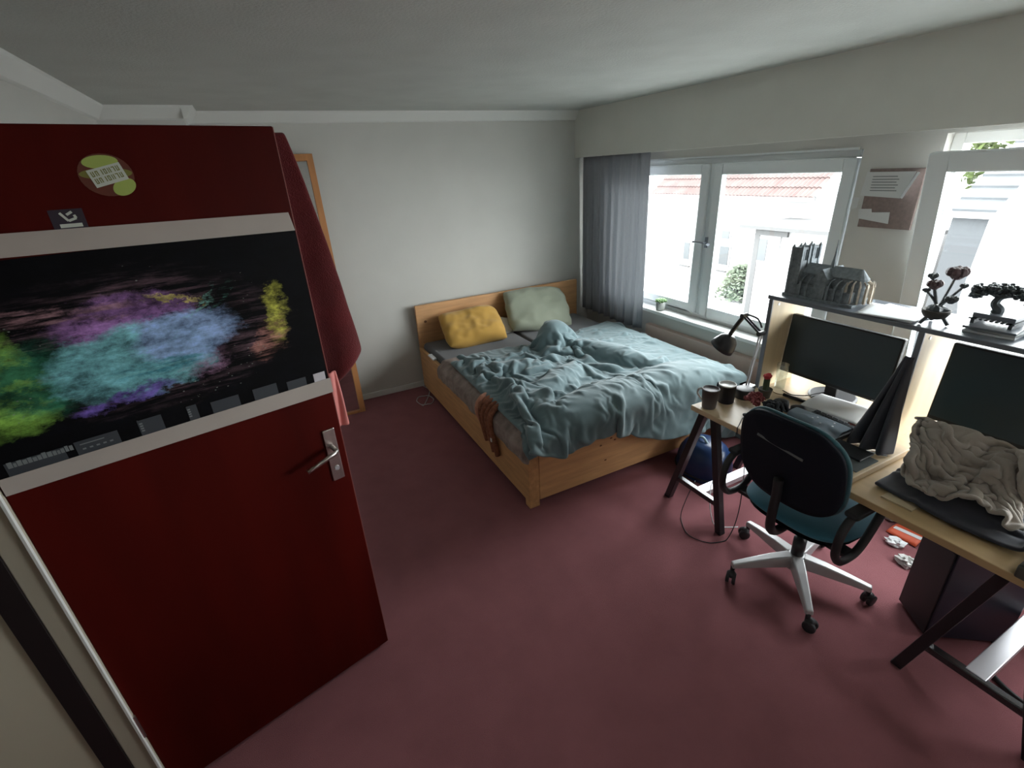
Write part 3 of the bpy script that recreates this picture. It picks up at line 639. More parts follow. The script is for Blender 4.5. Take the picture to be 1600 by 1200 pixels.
# model cathedral
ct = thing('model_cathedral', (2.38, 1.36, SZ), 'grey toy-brick gothic cathedral with twin towers and a spire on the shelf', 'model')
MB().box((2.29, 1.19, SZ), (2.47, 1.53, SZ+.012)).build('base_plate', 'stone', ct)
for x in (2.338, 2.418):
    tw_ = MB().box((x-.028, 1.475, SZ+.012), (x+.028, 1.525, SZ+.17)).box((x-.024, 1.479, SZ+.17), (x-.014, 1.521, SZ+.225)).box((x+.014, 1.479, SZ+.17), (x+.024, 1.521, SZ+.225)).box((x-.004, 1.479, SZ+.17), (x+.004, 1.521, SZ+.225)).box((x-.026, 1.477, SZ+.222), (x+.026, 1.523, SZ+.232))
    for (dx, dy) in ((-1, -1), (-1, 1), (1, -1), (1, 1)):
        tw_.box((x+dx*.026-.006, 1.50+dy*.023-.006, SZ+.012), (x+dx*.026+.006, 1.50+dy*.023+.006, SZ+.236)); tw_.lathe((x+dx*.026, 1.50+dy*.023, SZ+.236), [(.006, 0), (.001, .012)], 6)
    tw_.build('tower', 'stone', ct)
MB().box((2.338, 1.479, SZ+.012), (2.418, 1.525, SZ+.165)).build('west_front', 'stone', ct)
MB().box((2.345, 1.23, SZ+.012), (2.411, 1.478, SZ+.115)).build('nave', 'stone', ct)
MB().add([(2.340, 1.225, SZ+.115), (2.416, 1.225, SZ+.115), (2.378, 1.225, SZ+.158), (2.340, 1.478, SZ+.115), (2.416, 1.478, SZ+.115), (2.378, 1.478, SZ+.158)], [(0, 1, 2), (3, 5, 4), (0, 2, 5, 3), (1, 4, 5, 2), (0, 3, 4, 1)]).build('nave_roof', 'stone', ct)
MB().box((2.30, 1.33, SZ+.012), (2.456, 1.385, SZ+.105)).add([(2.30, 1.325, SZ+.105), (2.30, 1.39, SZ+.105), (2.30, 1.3575, SZ+.15), (2.456, 1.325, SZ+.105), (2.456, 1.39, SZ+.105), (2.456, 1.3575, SZ+.15)], [(0, 1, 2), (3, 5, 4), (0, 2, 5, 3), (1, 4, 5, 2), (0, 3, 4, 1)]).build('transept', 'stone', ct)
MB().box((2.306, 1.22, SZ+.012), (2.450, 1.475, SZ+.06)).build('aisle', 'stone', ct)
MB().lathe((2.378, 1.358, SZ+.14), [(.012, 0), (.010, .03), (.005, .06), (.0015, .135)], 8).build('spire', 'stone', ct)
MB().lathe((2.378, 1.225, SZ+.012), [(.033, 0), (.033, .10), (.036, .104), (.004, .145)], 14).build('apse', 'stone', ct)
for k in range(9):
    a = R(-90+(k-4)*26); cx, cy = 2.378, 1.232; d = V(math.cos(a), math.sin(a), 0); b_ = V(cx, cy, SZ)
    bt = MB().bar(b_+d*.062+V(0, 0, .012), b_+d*.062+V(0, 0, .085), .007, .012, d).tube(spline([b_+d*.062+V(0, 0, .08), b_+d*.05+V(0, 0, .10), b_+d*.034+V(0, 0, .108)], 4), .0035, 5)
    bt.lathe(b_+d*.062+V(0, 0, .085), [(.005, 0), (.0008, .022)], 6); bt.build('flying_buttress', 'stone_pale', ct)
for s in (-1, 1):
    for k in range(7):
        y = 1.25+k*.033
        if abs(y-1.358) < .035: continue
        MB().box((2.378+s*.080-.004, y-.004, SZ+.012), (2.378+s*.080+.004, y+.004, SZ+.08)).tube(spline([(2.378+s*.080, y, SZ+.075), (2.378+s*.06, y, SZ+.098), (2.378+s*.034, y, SZ+.104)], 3), .003, 5).build('flying_buttress', 'stone', ct)
# papers
for k, (dx, dy, rz, lab) in enumerate(((0, 0, 4, 'lowest loose white sheet on the shelf beside the model cathedral'), (.01, -.015, -7, 'middle loose white sheet on the shelf beside the model cathedral'), (-.012, .0, 12, 'topmost loose white sheet on the shelf beside the model cathedral'))):
    m = Matrix.Translation((2.345+dx, 1.05+dy, SZ+.0005+.003*k)) @ Matrix.Rotation(R(rz), 4, 'Z')
    MB().grid(8, 8, lambda u, v: m @ V((u-.5)*.20, (v-.5)*.21, .0012+.008*(max(0, u+v-1.5))*(k+1)*.5)).build('paper_sheet', 'paper', smooth=True, solid=.0008, label=lab, cat='paper', group='loose papers on the shelf')
# brick flowers in a footed bowl
fx, fy = 2.315, .892
fl = thing('flower_bowl', (fx, fy, SZ), 'dark footed bowl of toy-brick roses on the shelf', 'plant')
for k in range(3):
    a = k*2.1+.5; MB().tube([(fx+.05*math.cos(a), fy+.05*math.sin(a), SZ+.005), (fx+.03*math.cos(a), fy+.03*math.sin(a), SZ+.03)], .007, 6).build('foot', 'brick_plant', fl)
MB().lathe((fx, fy, SZ+.022), [(.02, 0), (.036, .008), (.046, .025), (.047, .036), (.042, .037), (.036, .03), (.0, .03)], 18).build('bowl', 'pot_dark', fl, smooth=True)
MB().ball((fx, fy, SZ+.06), (.032, .032, .02), seg=10, rings=6, amp=.5).build('moss', 'brick_plant', fl)
for (q, rr, m_) in (((.02, -.022, .20), .036, 'brick_red'), ((.0, .030, .150), .027, 'brick_red'), ((.03, -.050, .155), .014, 'brick_plant'), ((-.01, -.040, .105), .022, 'brick_plant'), ((.01, .048, .180), .018, 'brick_plant'), ((.0, .052, .125), .014, 'brick_plant')):
    hd_ = V(fx, fy, SZ)+V(*q)
    st = MB().tube(spline([V(fx, fy, SZ+.055), V(fx, fy, SZ+.09)+V(q[0]*.3, q[1]*.3, 0), hd_], 5), .0045, 6).build('stem', 'brick_plant', fl)
    b = MB().ball(hd_, rr*.7, seg=8, rings=6)
    for j in range(9):
        a = j*2.4; e = V(math.cos(a), math.sin(a), .2+.1*(j % 3)); b.ball(hd_+e*rr*.6, (rr*.45, rr*.45, rr*.5), seg=7, rings=5)
    b.build('blossom', m_, st)
# bonsai on a slatted stand over magazines
bx, by = 2.39, .728
for k, (dx, dy, rz, m_, lab) in enumerate(((0, -.01, 3, 'paper', 'bottom magazine of the pile under the toy bonsai'), (.012, -.02, -5, 'paper_grey', 'middle magazine of the pile under the toy bonsai'), (-.004, -.005, 6, 'shelf_dark', 'top magazine of the pile under the toy bonsai'))):
    m = Matrix.Translation((bx+dx-.005, by+dy, SZ+.0005+.0085*k)) @ Matrix.Rotation(R(rz), 4, 'Z')
    MB().box((-.085, -.075, 0), (.085, .075, .008), m).build('magazine', m_, bevel=.001, label=lab, cat='magazine', group='magazines under the bonsai')
bz = SZ+.026
bo = thing('bonsai_model', (bx, by, bz), 'dark toy-brick bonsai tree in a tray on a slatted stand', 'plant')
for s in (-1, 1): MB().box((bx-.05, by+s*.055-.006, bz), (bx+.05, by+s*.055+.006, bz+.016)).build('stand_foot', 'brick_plant', bo)
for k in range(9): MB().box((bx-.055, by-.066+k*.0155, bz+.0162), (bx+.055, by-.057+k*.0155, bz+.0215)).build('stand_slat', 'brick_plant', bo)
MB().box((bx-.045, by-.062, bz+.022), (bx+.045, by+.062, bz+.040)).build('tray', 'shelf_dark', bo, bevel=.003)
tr = MB().tube(spline([(bx, by+.012, bz+.038), (bx, by+.008, bz+.055), (bx-.006, by+.022, bz+.075), (bx, by+.012, bz+.100), (bx, by-.02, bz+.112)], 5), [.020-.0006*i for i in range(21)], 8)
tr.tube(spline([(bx, by+.012, bz+.09), (bx, by+.04, bz+.105), (bx, by+.07, bz+.11)], 4), .006, 6).tube(spline([(bx, by+.005, bz+.105), (bx+.01, by-.04, bz+.105), (bx+.01, by-.075, bz+.095)], 4), .006, 6)
tr.build('trunk', 'brick_plant', bo)
random.seed(7)
for (dy, dz, r_) in ((.07, .112, .028), (.03, .122, .03), (-.02, .128, .034), (-.06, .118, .034), (-.085, .098, .026), (.085, .10, .018)):
    b = MB()
    for j in range(60):
        a = random.uniform(0, 6.28); rr = r_*random.random()**.5; q = V(bx+rr*math.cos(a)*1.1, by+dy+rr*math.sin(a), bz+dz+random.uniform(-.014, .020))
        b.ball(q, (.0085, .0085, .0055), seg=6, rings=4)
    b.build('foliage_pad', 'brick_plant', bo)
MB().box((2.37, .40, SZ), (2.52, .555, SZ+.15)).build('storage_box', 'pale_blue', bevel=.006, label='pale blue box at the far end of the shelf past the bonsai', cat='box')

# ------------------------------------------------------------------ things on the beech desk
def mug(x, y, h, r1, r2, m_, rim, label, hang):
    t = thing('mug', (x, y, DZ), label, 'mug', 'mugs on the beech desk')
    MB().lathe((x, y, DZ), [(r1*.94, 0), (r1, .004), (r2, h-.004), (r2, h-.0055), (r2-.004, h-.006), (r1-.005, .02), (0, .02)], 28).build('body', m_, t, smooth=True)
    MB().lathe((x, y, DZ+h-.005), [(r2+.0004, 0), (r2+.0004, .004), (r2-.0015, .0065), (r2-.0045, .004), (r2-.0045, -.002)], 28).build('rim', rim, t, smooth=True)
    d = V(math.cos(hang), math.sin(hang), 0); c = V(x, y, DZ)
    MB().tube(spline([c+d*(r2-.004)+V(0, 0, h*.85), c+d*(r2+.022)+V(0, 0, h*.8), c+d*(r2+.026)+V(0, 0, h*.5), c+d*(r1-.002)+V(0, 0, h*.22)], 5), .0055, 8).build('handle', m_ if m_ != 'mug_grey' else 'ceramic', t, smooth=True)
mug(1.845, 1.515, .105, .034, .042, 'mug_grey', 'mug_grey', 'grey tapered mug at the corner of the beech desk', R(100))
mug(1.965, 1.515, .100, .040, .043, 'mug_navy', 'ceramic', 'navy mug with a white rim on the beech desk', R(80))
MB().lathe((2.085, 1.50, DZ), [(.045, 0), (.046, .003), (.046, .045), (.045, .048), (.040, .050), (.0, .050)], 28).build('round_tin', 'black', smooth=True, label='low black round tin behind the navy mug', cat='tin')
cx_, cy_ = 2.17, 1.445
cc = thing('grafted_cactus', (cx_, cy_, DZ), 'small grafted cactus with a red top in a dark pot', 'plant')
MB().lathe((cx_, cy_, DZ), [(.026, 0), (.034, .045), (.035, .048), (.031, .048), (.0, .042)], 18).build('pot', 'pot_dark', cc, smooth=True)
MB().tube([(cx_, cy_, DZ+.04), (cx_, cy_, DZ+.105)], [.017, .016], 6).build('stem', 'cactus_green', cc)
b = MB().ball((cx_, cy_, DZ+.118), .018, seg=12, rings=8, amp=.3)
for k in range(8): a = k*.785; b.ball((cx_+.015*math.cos(a), cy_+.015*math.sin(a), DZ+.120), .007, seg=6, rings=5)
b.build('red_head', 'cactus_red', cc, smooth=True)
gl = MB().lathe((2.33, 1.475, DZ), [(.026, 0), (.030, .14), (.028, .14), (.024, .008), (0, .008)], 24)
gl.build('drinking_glass', 'glass_item', smooth=True, label='tall clear drinking glass beside the monitor', cat='glass')
drape('red_pouch', MB().grid(22, 22, lambda u, v: V(1.96+u*.12, 1.36+v*.12, DZ+.05+.012*noise.noise((u*6, v*6, 3)))), 'redcloth', [tmpbox((1.7, 1.2, .6), (2.4, 1.7, DZ)), tmpball((2.02, 1.42, DZ+.005), (.04, .035, .022))], frames=16, shrink=-.15, solid=.006, label='crumpled dark red pouch in front of the cactus', cat='pouch')
drape('black_glove', MB().grid(22, 22, lambda u, v: V(1.945+u*.13, 1.205+v*.15, DZ+.075+.015*noise.noise((u*6, v*6, 9)))), 'black_soft', [tmpbox((1.7, 1.0, .6), (2.4, 1.7, DZ)), tmpball((2.01, 1.27, DZ+.01), (.045, .055, .045))], frames=16, shrink=-.06, bend=2, solid=.008, label='crumpled black cloth beside the red pouch on the desk', cat='cloth')
hp = thing('headphones', (2.13, 1.27, DZ), 'black over-ear headphones lying beside the black cloth', 'headphones')
for y in (1.245, 1.335): MB().lathe((2.150, y, DZ), [(.032, 0), (.036, .008), (.034, .028), (.02, .034)], 18).build('ear_cup', 'black', hp, smooth=True)
MB().tube(spline([(2.150, 1.335, DZ+.02), (2.115, 1.335, DZ+.022), (2.085, 1.29, DZ+.024), (2.115, 1.245, DZ+.022), (2.150, 1.245, DZ+.02)], 6), .007, 8).build('headband', 'black_soft', hp, smooth=True)
MB().tube(spline([(1.90, 1.335, DZ+.003), (1.86, 1.325, DZ+.02), (1.805, 1.30, DZ+.008), (1.786, 1.292, DZ+.001), (1.784, 1.288, DZ-.03)], 5), .0025, 6).build('cable', 'black', smooth=True, label='thin black cable slipping over the beech desk edge', cat='cable')
MB().ball((1.91, 1.335, DZ+.010), (.016, .03, .011)).build('cable_plug', 'black', smooth=True, label='small black plug at the end of the desk cable', cat='plug')
pn = thing('marker_pen', (2.26, 1.33, DZ), 'black marker pen lying before the monitor foot', 'pen')
MB().tube([(2.26, 1.40, DZ+.009), (2.27, 1.28, DZ+.009)], .0085, 10).build('barrel', 'black', pn); MB().tube([(2.27, 1.28, DZ+.009), (2.272, 1.262, DZ+.009)], .0065, 10).build('tip', 'paper', pn)
MB().tube(spline([(2.31, 1.44, DZ+.004), (2.30, 1.38, DZ+.004), (2.345, 1.325, DZ+.010), (2.37, 1.31, DZ+.018), (2.43, 1.285, DZ+.025)], 5), .003, 6).build('cable', 'black', smooth=True, label='black cable curving from the glass to the monitor', cat='cable')
MB().lathe((2.29, 1.44, DZ), [(.035, 0), (.037, .003), (.034, .004), (0, .003)], 20).build('coaster', 'beech_side', label='pale round coaster beside the drinking glass', cat='coaster')
# papers below the screen
for k in range(2):
    m = Matrix.Translation((2.275, 1.135, DZ+.001+.026*k)) @ Matrix.Rotation(R(-4+5*k), 4, 'Z') @ Matrix.Rotation(R(-6), 4, 'Y')
    MB().grid(12, 12, lambda u, v: m @ V((u-.5)*.17, (v-.5)*.26, .012+.006*math.sin(v*3+k)+.004*math.sin(u*4))).build('paper_sheet', 'paper', smooth=True, solid=.003, label=('white paper lying under the black monitor', 'upper white paper propped below the black monitor')[k], cat='paper')
MB().box((2.195, .985, DZ), (2.245, 1.04, DZ+.03)).build('pink_box', 'dooredge', bevel=.003, label='small dull pink box beside the white paper', cat='box')
# keyboard
kb = thing('keyboard', (2.09, 1.02, DZ), 'black computer keyboard half covered by the starry shirt', 'keyboard')
km = Matrix.Translation((2.11, 1.085, DZ)) @ Matrix.Rotation(R(-6), 4, 'Z') @ Matrix.Rotation(R(-5), 4, 'Y')
MB().box((-.07, -.105, .004), (.07, .105, .026), km).build('case', 'black', kb, bevel=.004)
k0 = None
for i in range(5):
    for j in range(7):
        if k0 is None:
            k0 = MB().box((-.0105, -.0115, 0), (.0105, .0115, .010), None).build('key', 'keycap', kb, bevel=.002); kk = k0; KM = k0.data
        else:
            kk = k0.copy(); COL.objects.link(kk); kk.parent = kb
        kk.matrix_local = Matrix.Translation(-ORG[kb]) @ km @ Matrix.Translation((-.052+i*.026, -.084+j*.028, .026)) @ Matrix.Translation(ORG[kb])
# starry shirt
def sh_mat():
    m = mat('tshirt_print', (.10, .135, .165), .9); nt = m.node_tree; b = nt.nodes['Principled BSDF']
    return m
sh_mat()
ts = drape('tshirt', MB().grid(26, 24, lambda u, v: V(1.86+u*.25, .965+v*.25, DZ+.075+.012*noise.noise((u*3, v*3, 5)))), 'tshirt', [tmpbox((1.79, .6, .6), (2.6, 1.7, DZ)), tmpball((1.99, 1.05, DZ), (.10, .10, .035)), tmpbox((2.03, .95, DZ), (2.19, 1.22, DZ+.045))], frames=18, shrink=-.0, bend=6, selfc=False, solid=.006, label='grey shirt with white stars crumpled over the keyboard', cat='shirt')
# stars and figure printed on the shirt follow the cloth surface
dpg = bpy.context.evaluated_depsgraph_get(); dpg.update(); ev = ts.evaluated_get(dpg)
def onshirt(px, py, z=DZ+.04):
    p = pz(px, py, z); lo = ev.matrix_world.inverted() @ V(p.x, p.y, DZ+.3)
    ok, loc, nrm, i = ev.ray_cast(lo, V(0, 0, -1))
    return (ev.matrix_world @ loc, nrm) if ok else (None, None)
st_ = MB()
for (px, py) in ((1248, 659), (1258, 664), (1268, 661), (1276, 660), (1280, 668), (1302, 669), (1299, 674), (1262, 670)):
    p, n = onshirt(px, py)
    if p: st_.lathe(p+n*.001, [(.0045, 0), (.0045, .001), (.001, .0015)], 6, n.to_track_quat('Z', 'Y').to_matrix().to_4x4())
fg = []
for (px, py) in ((1262, 674), (1270, 674), (1278, 678), (1284, 684), (1291, 687), (1296, 692)):
    p, n = onshirt(px, py)
    if p: fg.append(p+n*.001)
if len(fg) > 2: st_.tube(fg, [.007, .009, .010, .006, .004, .005][:len(fg)], 6)
if st_.v:
    s2 = st_.build('white_print', 'paper', None); s2.parent = ts; s2.location = ORG[s2]-ORG[ts]
# dark laptop and mat
MB().box((1.88, .815, DZ), (2.03, .985, DZ+.004)).build('desk_mat', 'rug_mat', label='dark grey mat at the edge of the beech desk', cat='mat')
lp = thing('tablet', (1.99, .92, DZ+.004), 'thin dark tablet lying on the desk mat', 'tablet')
MB().box((1.955, .845, DZ+.0042), (2.055, .99, DZ+.013)).build('body', 'black', lp, bevel=.003)
MB().tube([(2.06, .88, DZ+.005), (2.09, .815, DZ+.006)], .004, 6).build('stylus', 'paper', label='white stylus beside the thin dark tablet', cat='stylus')
# dark garment hanging from the shelf panel
def gar(u, v):
    wd = .03+.15*v**1.2; z = 1.125-(1.125-DZ-.003)*v
    y = .898+.004*v+(u-.5)*wd; x = 2.240-.125*v**1.2-.030*(.3+v)*math.cos((u-.5)*2.6)+.026*v*math.sin(u*19+v*2)
    return V(x, y, z)
MB().grid(44, 30, gar).build('dark_garment', 'jacket2', smooth=True, solid=.012, sub=1, label='dark garment hanging in folds down the shelf side panel', cat='garment')
# desk lamp
dl = thing('desk_lamp', (2.20, 1.60, DZ), 'black swing-arm desk lamp clamped to the beech desk corner', 'lamp')
A0 = V(2.195, 1.570, DZ); A1 = pX(1189, 521, 2.20); A2 = pX(1163, 493, 2.20); A3 = pX(1146, 518, 2.20); A4 = pX(1132, 538, 2.18)
MB().box((2.170, 1.535, DZ-.075), (2.220, 1.60, DZ-.0605)).box((2.170, 1.582, DZ-.075), (2.220, 1.60, DZ+.02)).box((2.170, 1.535, DZ+.0005), (2.220, 1.60, DZ+.02)).build('clamp', 'black_metal', dl)
ar = MB()
for s in (-1, 1): ar.tube([A0+V(s*.009, 0, .02), A1+V(s*.009, 0, 0)], .0045, 6)
ar.build('lower_arm', 'pale_metal', dl)
ar = MB()
for s in (-1, 1): ar.tube([A1+V(s*.010, 0, 0), A2+V(s*.010, 0, 0)], .006, 6)
ar.tube(spline([A1+V(0, 0, .03), A1+V(0, .03, .07), A2+V(0, -.02, .01)], 4), .005, 6); ar.build('upper_arm', 'black_metal', dl)
for P in (A1, A2): MB().tube([P-V(.02, 0, 0), P+V(.02, 0, 0)], .013, 10).build('joint', 'black_metal', dl)
MB().tube(spline([A2, A3+V(0, .005, .005), A4], 4), .012, 8).build('neck', 'black_metal', dl)
hm = V(-.25, .45, -.85).normalized().to_track_quat('-Z', 'Y').to_matrix().to_4x4()
MB().lathe(A4-V(-.25, .45, -.85)*.01, [(.012, .055), (.022, .053), (.050, .030), (.064, -.01), (.068, -.035), (.064, -.035), (.058, -.008), (.040, .02), (0, .035)], 28, hm).build('lamp_head', 'black_metal', dl, smooth=True)

# ------------------------------------------------------------------ clothes on the golden desk
DG = .711
jk = drape('dark_jacket', MB().grid(30, 36, lambda u, v: V(1.865+u*.33+.05*(v-.5)*(1 if v > .5 else -.2), .27+v*.48, DG+.09+.02*noise.noise((u*3, v*3, 2)))), 'jacket', [tmpbox((1.785, -.7, .5), (2.6, .9, DG)), tmpbox((1.77, .0, DG), (1.96, .303, DG+.054)), tmpball((2.06, .55, DG), (.14, .18, .05)), tmpbox((1.79, .80, .712), (2.60, 1.58, DZ))], frames=20, shrink=-.03, bend=4, selfc=False, solid=.014, label='dark navy jacket spread under the beige hoodie', cat='jacket')
drape('beige_hoodie', MB().grid(46, 52, lambda u, v: V(1.96+u*.34+.03*math.sin(v*7), .375+v*.46, 1.02+.07*noise.noise((u*3.5, v*3.5, 12))+.03*noise.noise((u*7, v*7, 16)))), 'hoodie',
      [tmpcloth(jk), tmpbox((1.785, -.7, .5), (2.6, .9, DG+.004)), tmpbox((1.79, .80, .70), (2.60, 1.58, DZ+.002)), tmpbox((2.05, .84, .70), (2.26, 1.0, 1.15)), tmpbox((2.325, .25, .7), (2.42, .84, 1.2)), tmpball((2.16, .66, DG+.05), (.11, .11, .18)), tmpball((2.20, .52, DG+.04), (.09, .13, .14)), tmpball((2.05, .77, DG+.03), (.06, .06, .09)), tmpball((2.08, .52, DG+.02), (.06, .12, .06), .3)],
      frames=40, shrink=-.17, bend=.9, solid=.014, label='crumpled beige hoodie heaped in front of the second monitor', cat='hoodie')
pk2 = spline([(1.985, .50, DG+.085), (1.965, .44, DG+.075), (1.95, .40, DG+.055)], 5)
MB().box((1.845, .60, DG), (1.93, .70, DG+.006)).build('wood_offcut', 'beech_side', label='thin pale wooden board edge under the dark jacket', cat='board')
MB().box((2.235, .27, DG), (2.325, .37, DG+.07)).build('white_box', 'paper', bevel=.004, label='white box below the second monitor beside the hoodie', cat='box')
MB().lathe((2.25, .20, DG), [(.04, 0), (.042, .003), (.042, .055), (.036, .06), (0, .06)], 20).build('dark_jar', 'black_soft', smooth=True, label='dark round jar beside the white box below the second monitor', cat='jar')
gb = thing('grey_case', (1.86, .20, DG), 'dark grey metal case at the end of the golden desk', 'case')
MB().box((1.775, .02, DG), (1.955, .30, DG+.045)).build('body', 'grey_box', gb, bevel=.006); MB().box((1.78, .025, DG+.0452), (1.95, .295, DG+.052)).build('lid', 'grey_box', gb, bevel=.003); MB().box((1.772, .14, DG+.03), (1.776, .18, DG+.05)).build('latch', 'pale_metal', gb)

# ------------------------------------------------------------------ office chair
CX, CY = 1.95, .99
ch = thing('office_chair', (CX, CY, 0), 'blue swivel office chair with black back pushed up to the desk', 'chair')
angs = [math.atan2(1.13-CY, 1.672-CX)+k*2*math.pi/5 for k in range(5)]
MB().lathe((CX, CY, .075), [(.045, 0), (.05, .01), (.048, .06), (.03, .075)], 20).build('base_hub', 'alu', ch, smooth=True)
sp0 = None
for a in angs:
    d = V(math.cos(a), math.sin(a), 0); c = V(CX, CY, 0); n = V(-d.y, d.x, 0)
    vs = []; secs = [(.03, .030, .088, .150), (.12, .026, .088, .142), (.22, .021, .086, .125), (.305, .017, .082, .108)]
    for (t, hw, z0, z1) in secs: vs += [c+d*t+n*-hw+V(0, 0, z0), c+d*t+n*hw+V(0, 0, z0), c+d*t+n*hw*.8+V(0, 0, z1), c+d*t-n*hw*.8+V(0, 0, z1)]
    fs = [(0, 1, 2, 3), (12, 15, 14, 13)]
    for i in range(3):
        for k in range(4): fs.append((i*4+k, i*4+(k+1) % 4, i*4+4+(k+1) % 4, i*4+4+k))
    MB().add(vs, fs).build('base_spoke', 'alu', ch, bevel=.006, bseg=3)
    e = c+d*.297; ca = a+1.0; w_ = V(math.cos(ca), math.sin(ca), 0)
    cs = MB().tube([e+V(0, 0, .088), e+V(0, 0, .055)], .010, 10).ball(e+w_*.012+V(0, 0, .046), (.022, .022, .020)).build('castor', 'black', ch, smooth=True)
    for s in (-1, 1):
        o_ = e+w_*.016+V(-w_.y, w_.x, 0)*(s*.014)
        MB().lathe(o_+V(0, 0, .0275), [(.010, -.008), (.026, -.0075), (.0275, -.004), (.0275, .004), (.026, .0075), (.010, .008)], 20, V(-w_.y, w_.x, 0).to_track_quat('Z', 'Y').to_matrix().to_4x4()).build('castor_wheel', 'black', cs, smooth=True)
MB().lathe((CX, CY, .12), [(.028, 0), (.028, .12), (.018, .121), (.018, .26)], 16).build('gas_lift', 'black_metal', ch, smooth=True)
MB().box((CX-.13, CY-.10, .36), (CX+.10, CY+.10, .405)).build('seat_mechanism', 'black', ch, bevel=.01)
def cushion(cx, cy, z0, z1, hx, hy, pw=3.2, top=.02, nu=28):
    b = MB(); vs = []; fs = []
    prof = [(.80, z0), (.95, z0+.012), (1.0, (z0+z1)/2), (.97, z1-.016), (.86, z1-.002), (.5, z1+top*.7), (.0, z1+top)]
    for (s, z) in prof:
        for k in range(nu):
            a = 2*math.pi*k/nu; ca, sa = math.cos(a), math.sin(a)
            b_x = abs(ca)**(2/pw)*(1 if ca > 0 else -1); b_y = abs(sa)**(2/pw)*(1 if sa > 0 else -1); vs.append(V(cx+b_x*hx*s, cy+b_y*hy*s, z))
    for i in range(len(prof)-1):
        for k in range(nu): fs.append((i*nu+k, i*nu+(k+1) % nu, (i+1)*nu+(k+1) % nu, (i+1)*nu+k))
    fs.append(tuple(range(nu))[::-1]); return b.add(vs, fs)
cushion(CX+.02, CY, .425, .475, .245, .245).build('seat', 'chair_blue', ch, smooth=True, sub=1)
cushion(CX+.02, CY, .400, .428, .225, .225, top=.0).build('seat_shell', 'chair_black', ch, smooth=True)
# backrest: curved padded panel, rounded outline
def backpt(u, v, off):
    a = (u-.5)*2; b_ = (v-.5)*2; hw = .225*(1-.10*max(0, b_)**2-.05*max(0, -b_)**2); pw = 3.6
    r = (abs(a)**pw+abs(b_)**pw)**(1/pw); m_ = max(abs(a), abs(b_)); k = m_/r if r > 1e-6 else 1
    y = a*k*hw; z = .755+b_*k*.205
    x = 1.675+.075*(1-v)*.6-.055*math.cos(a*k*1.1)+.05+off-.06*(z-.75)
    return V(x, CY+y, z)
b = MB().grid(28, 24, lambda u, v: backpt(u, v, 0)); b.build('back_shell', 'chair_black', ch, smooth=True, solid=.018)
def padpt(u, v):
    a = (u-.5)*2; b_ = (v-.5)*2; e = max(0, 1-max(abs(a), abs(b_))**6); q = backpt(.5+(u-.5)*1.035, .5+(v-.5)*1.035, .015+.028*e); return q
MB().grid(28, 24, padpt).build('back_cushion', 'chair_teal', ch, smooth=True, solid=.02, sub=1)
MB().bar(backpt(.80, .70, -.0125), backpt(.30, .66, -.0135), .010, .004, (1, 0, 0)).build('back_slot', 'print_grey', ch)
MB().tube(spline([(CX-.12, CY, .385), (CX-.22, CY, .385), (CX-.265, CY, .44), (1.685, CY, .60), (1.678, CY, .68)], 5), .020, 8).build('back_support', 'black', ch, smooth=True)
for s in (-1, 1):
    y = CY+s*.265
    lp_ = [(1.74, y, .635), (1.83, y, .642), (1.96, y, .640), (1.99, y, .615), (1.955, y, .56), (1.90, y, .47), (1.85, y, .425), (1.79, y-s*.0, .415), (1.73, y, .43), (1.69, y, .49), (1.695, y, .58)]
    MB().tube(spline(lp_, 5, True), .016, 8, True).build('armrest_loop', 'black', ch, smooth=True)
    MB().box((1.725, y-.027, .640), (1.985, y+.027, .664)).build('arm_pad', 'black_soft', ch, bevel=.011, bseg=3)
    MB().box((1.80, min(y, CY+s*.15), .402), (1.86, max(y, CY+s*.15), .418)).build('arm_bracket', 'black', ch)

# ------------------------------------------------------------------ below the desks
pcm = Matrix.Translation((2.115, .505, 0)) @ Matrix.Rotation(math.atan2(.14, .10), 4, 'Z')
pc = thing('computer_tower', (2.25, .45, 0), 'black computer tower on the carpet under the golden desk', 'computer')
MB().box((0, -.30, .012), (.19, 0, .46), pcm).build('casing', 'pc', pc, bevel=.004)
MB().box((.006, 0, .02), (.184, .006, .452), pcm).build('front_panel', 'black', pc, bevel=.003)
for (a, b_) in ((.02, -.04), (.17, -.04), (.02, -.27), (.17, -.27)): MB().box((a-.015, b_-.015, 0), (a+.015, b_+.015, .0125), pcm).build('foot', 'black', pc)
bgx, bgy = 2.28, 1.86
bb = thing('blue_bag', (bgx, bgy, 0), 'shiny dark blue rounded bag on the carpet under the beech desk', 'bag')
def bagf(u, v):
    a = u*2*math.pi; th = v*math.pi/2; r = math.cos(th)**.55*(1+.05*noise.noise((math.cos(a)*2, math.sin(a)*2, v*2)))
    return V(bgx+.15*r*math.cos(a), bgy+.19*r*math.sin(a)-.02*v, .004+.235*math.sin(th)**.8)
MB().grid(30, 14, bagf).build('body', 'blue_bag', bb, smooth=True)
MB().tube([V(bgx+.152*math.cos(a), bgy+.192*math.sin(a), .03) for a in [k*2*math.pi/30 for k in range(30)]], .006, 6, True).build('seam', 'black', bb)
MB().tube(spline([(bgx-.03, bgy-.05, .225), (bgx-.03, bgy, .262), (bgx-.03, bgy+.06, .225)], 5), .008, 6).build('carry_loop', 'pale_blue', bb, smooth=True)
MB().ball((1.97, 1.37, .685), (.03, .045, .028)).build('power_adapter', 'concrete', smooth=True, label='grey power adapter hung under the beech desk', cat='adapter')
MB().tube(spline([(1.97, 1.405, .685), (1.96, 1.45, .64), (1.97, 1.38, .615), (1.98, 1.315, .64), (1.97, 1.32, .706)], 5), .007, 6).build('cable', 'black', smooth=True, label='thick black cable looping beneath the beech desk', cat='cable')
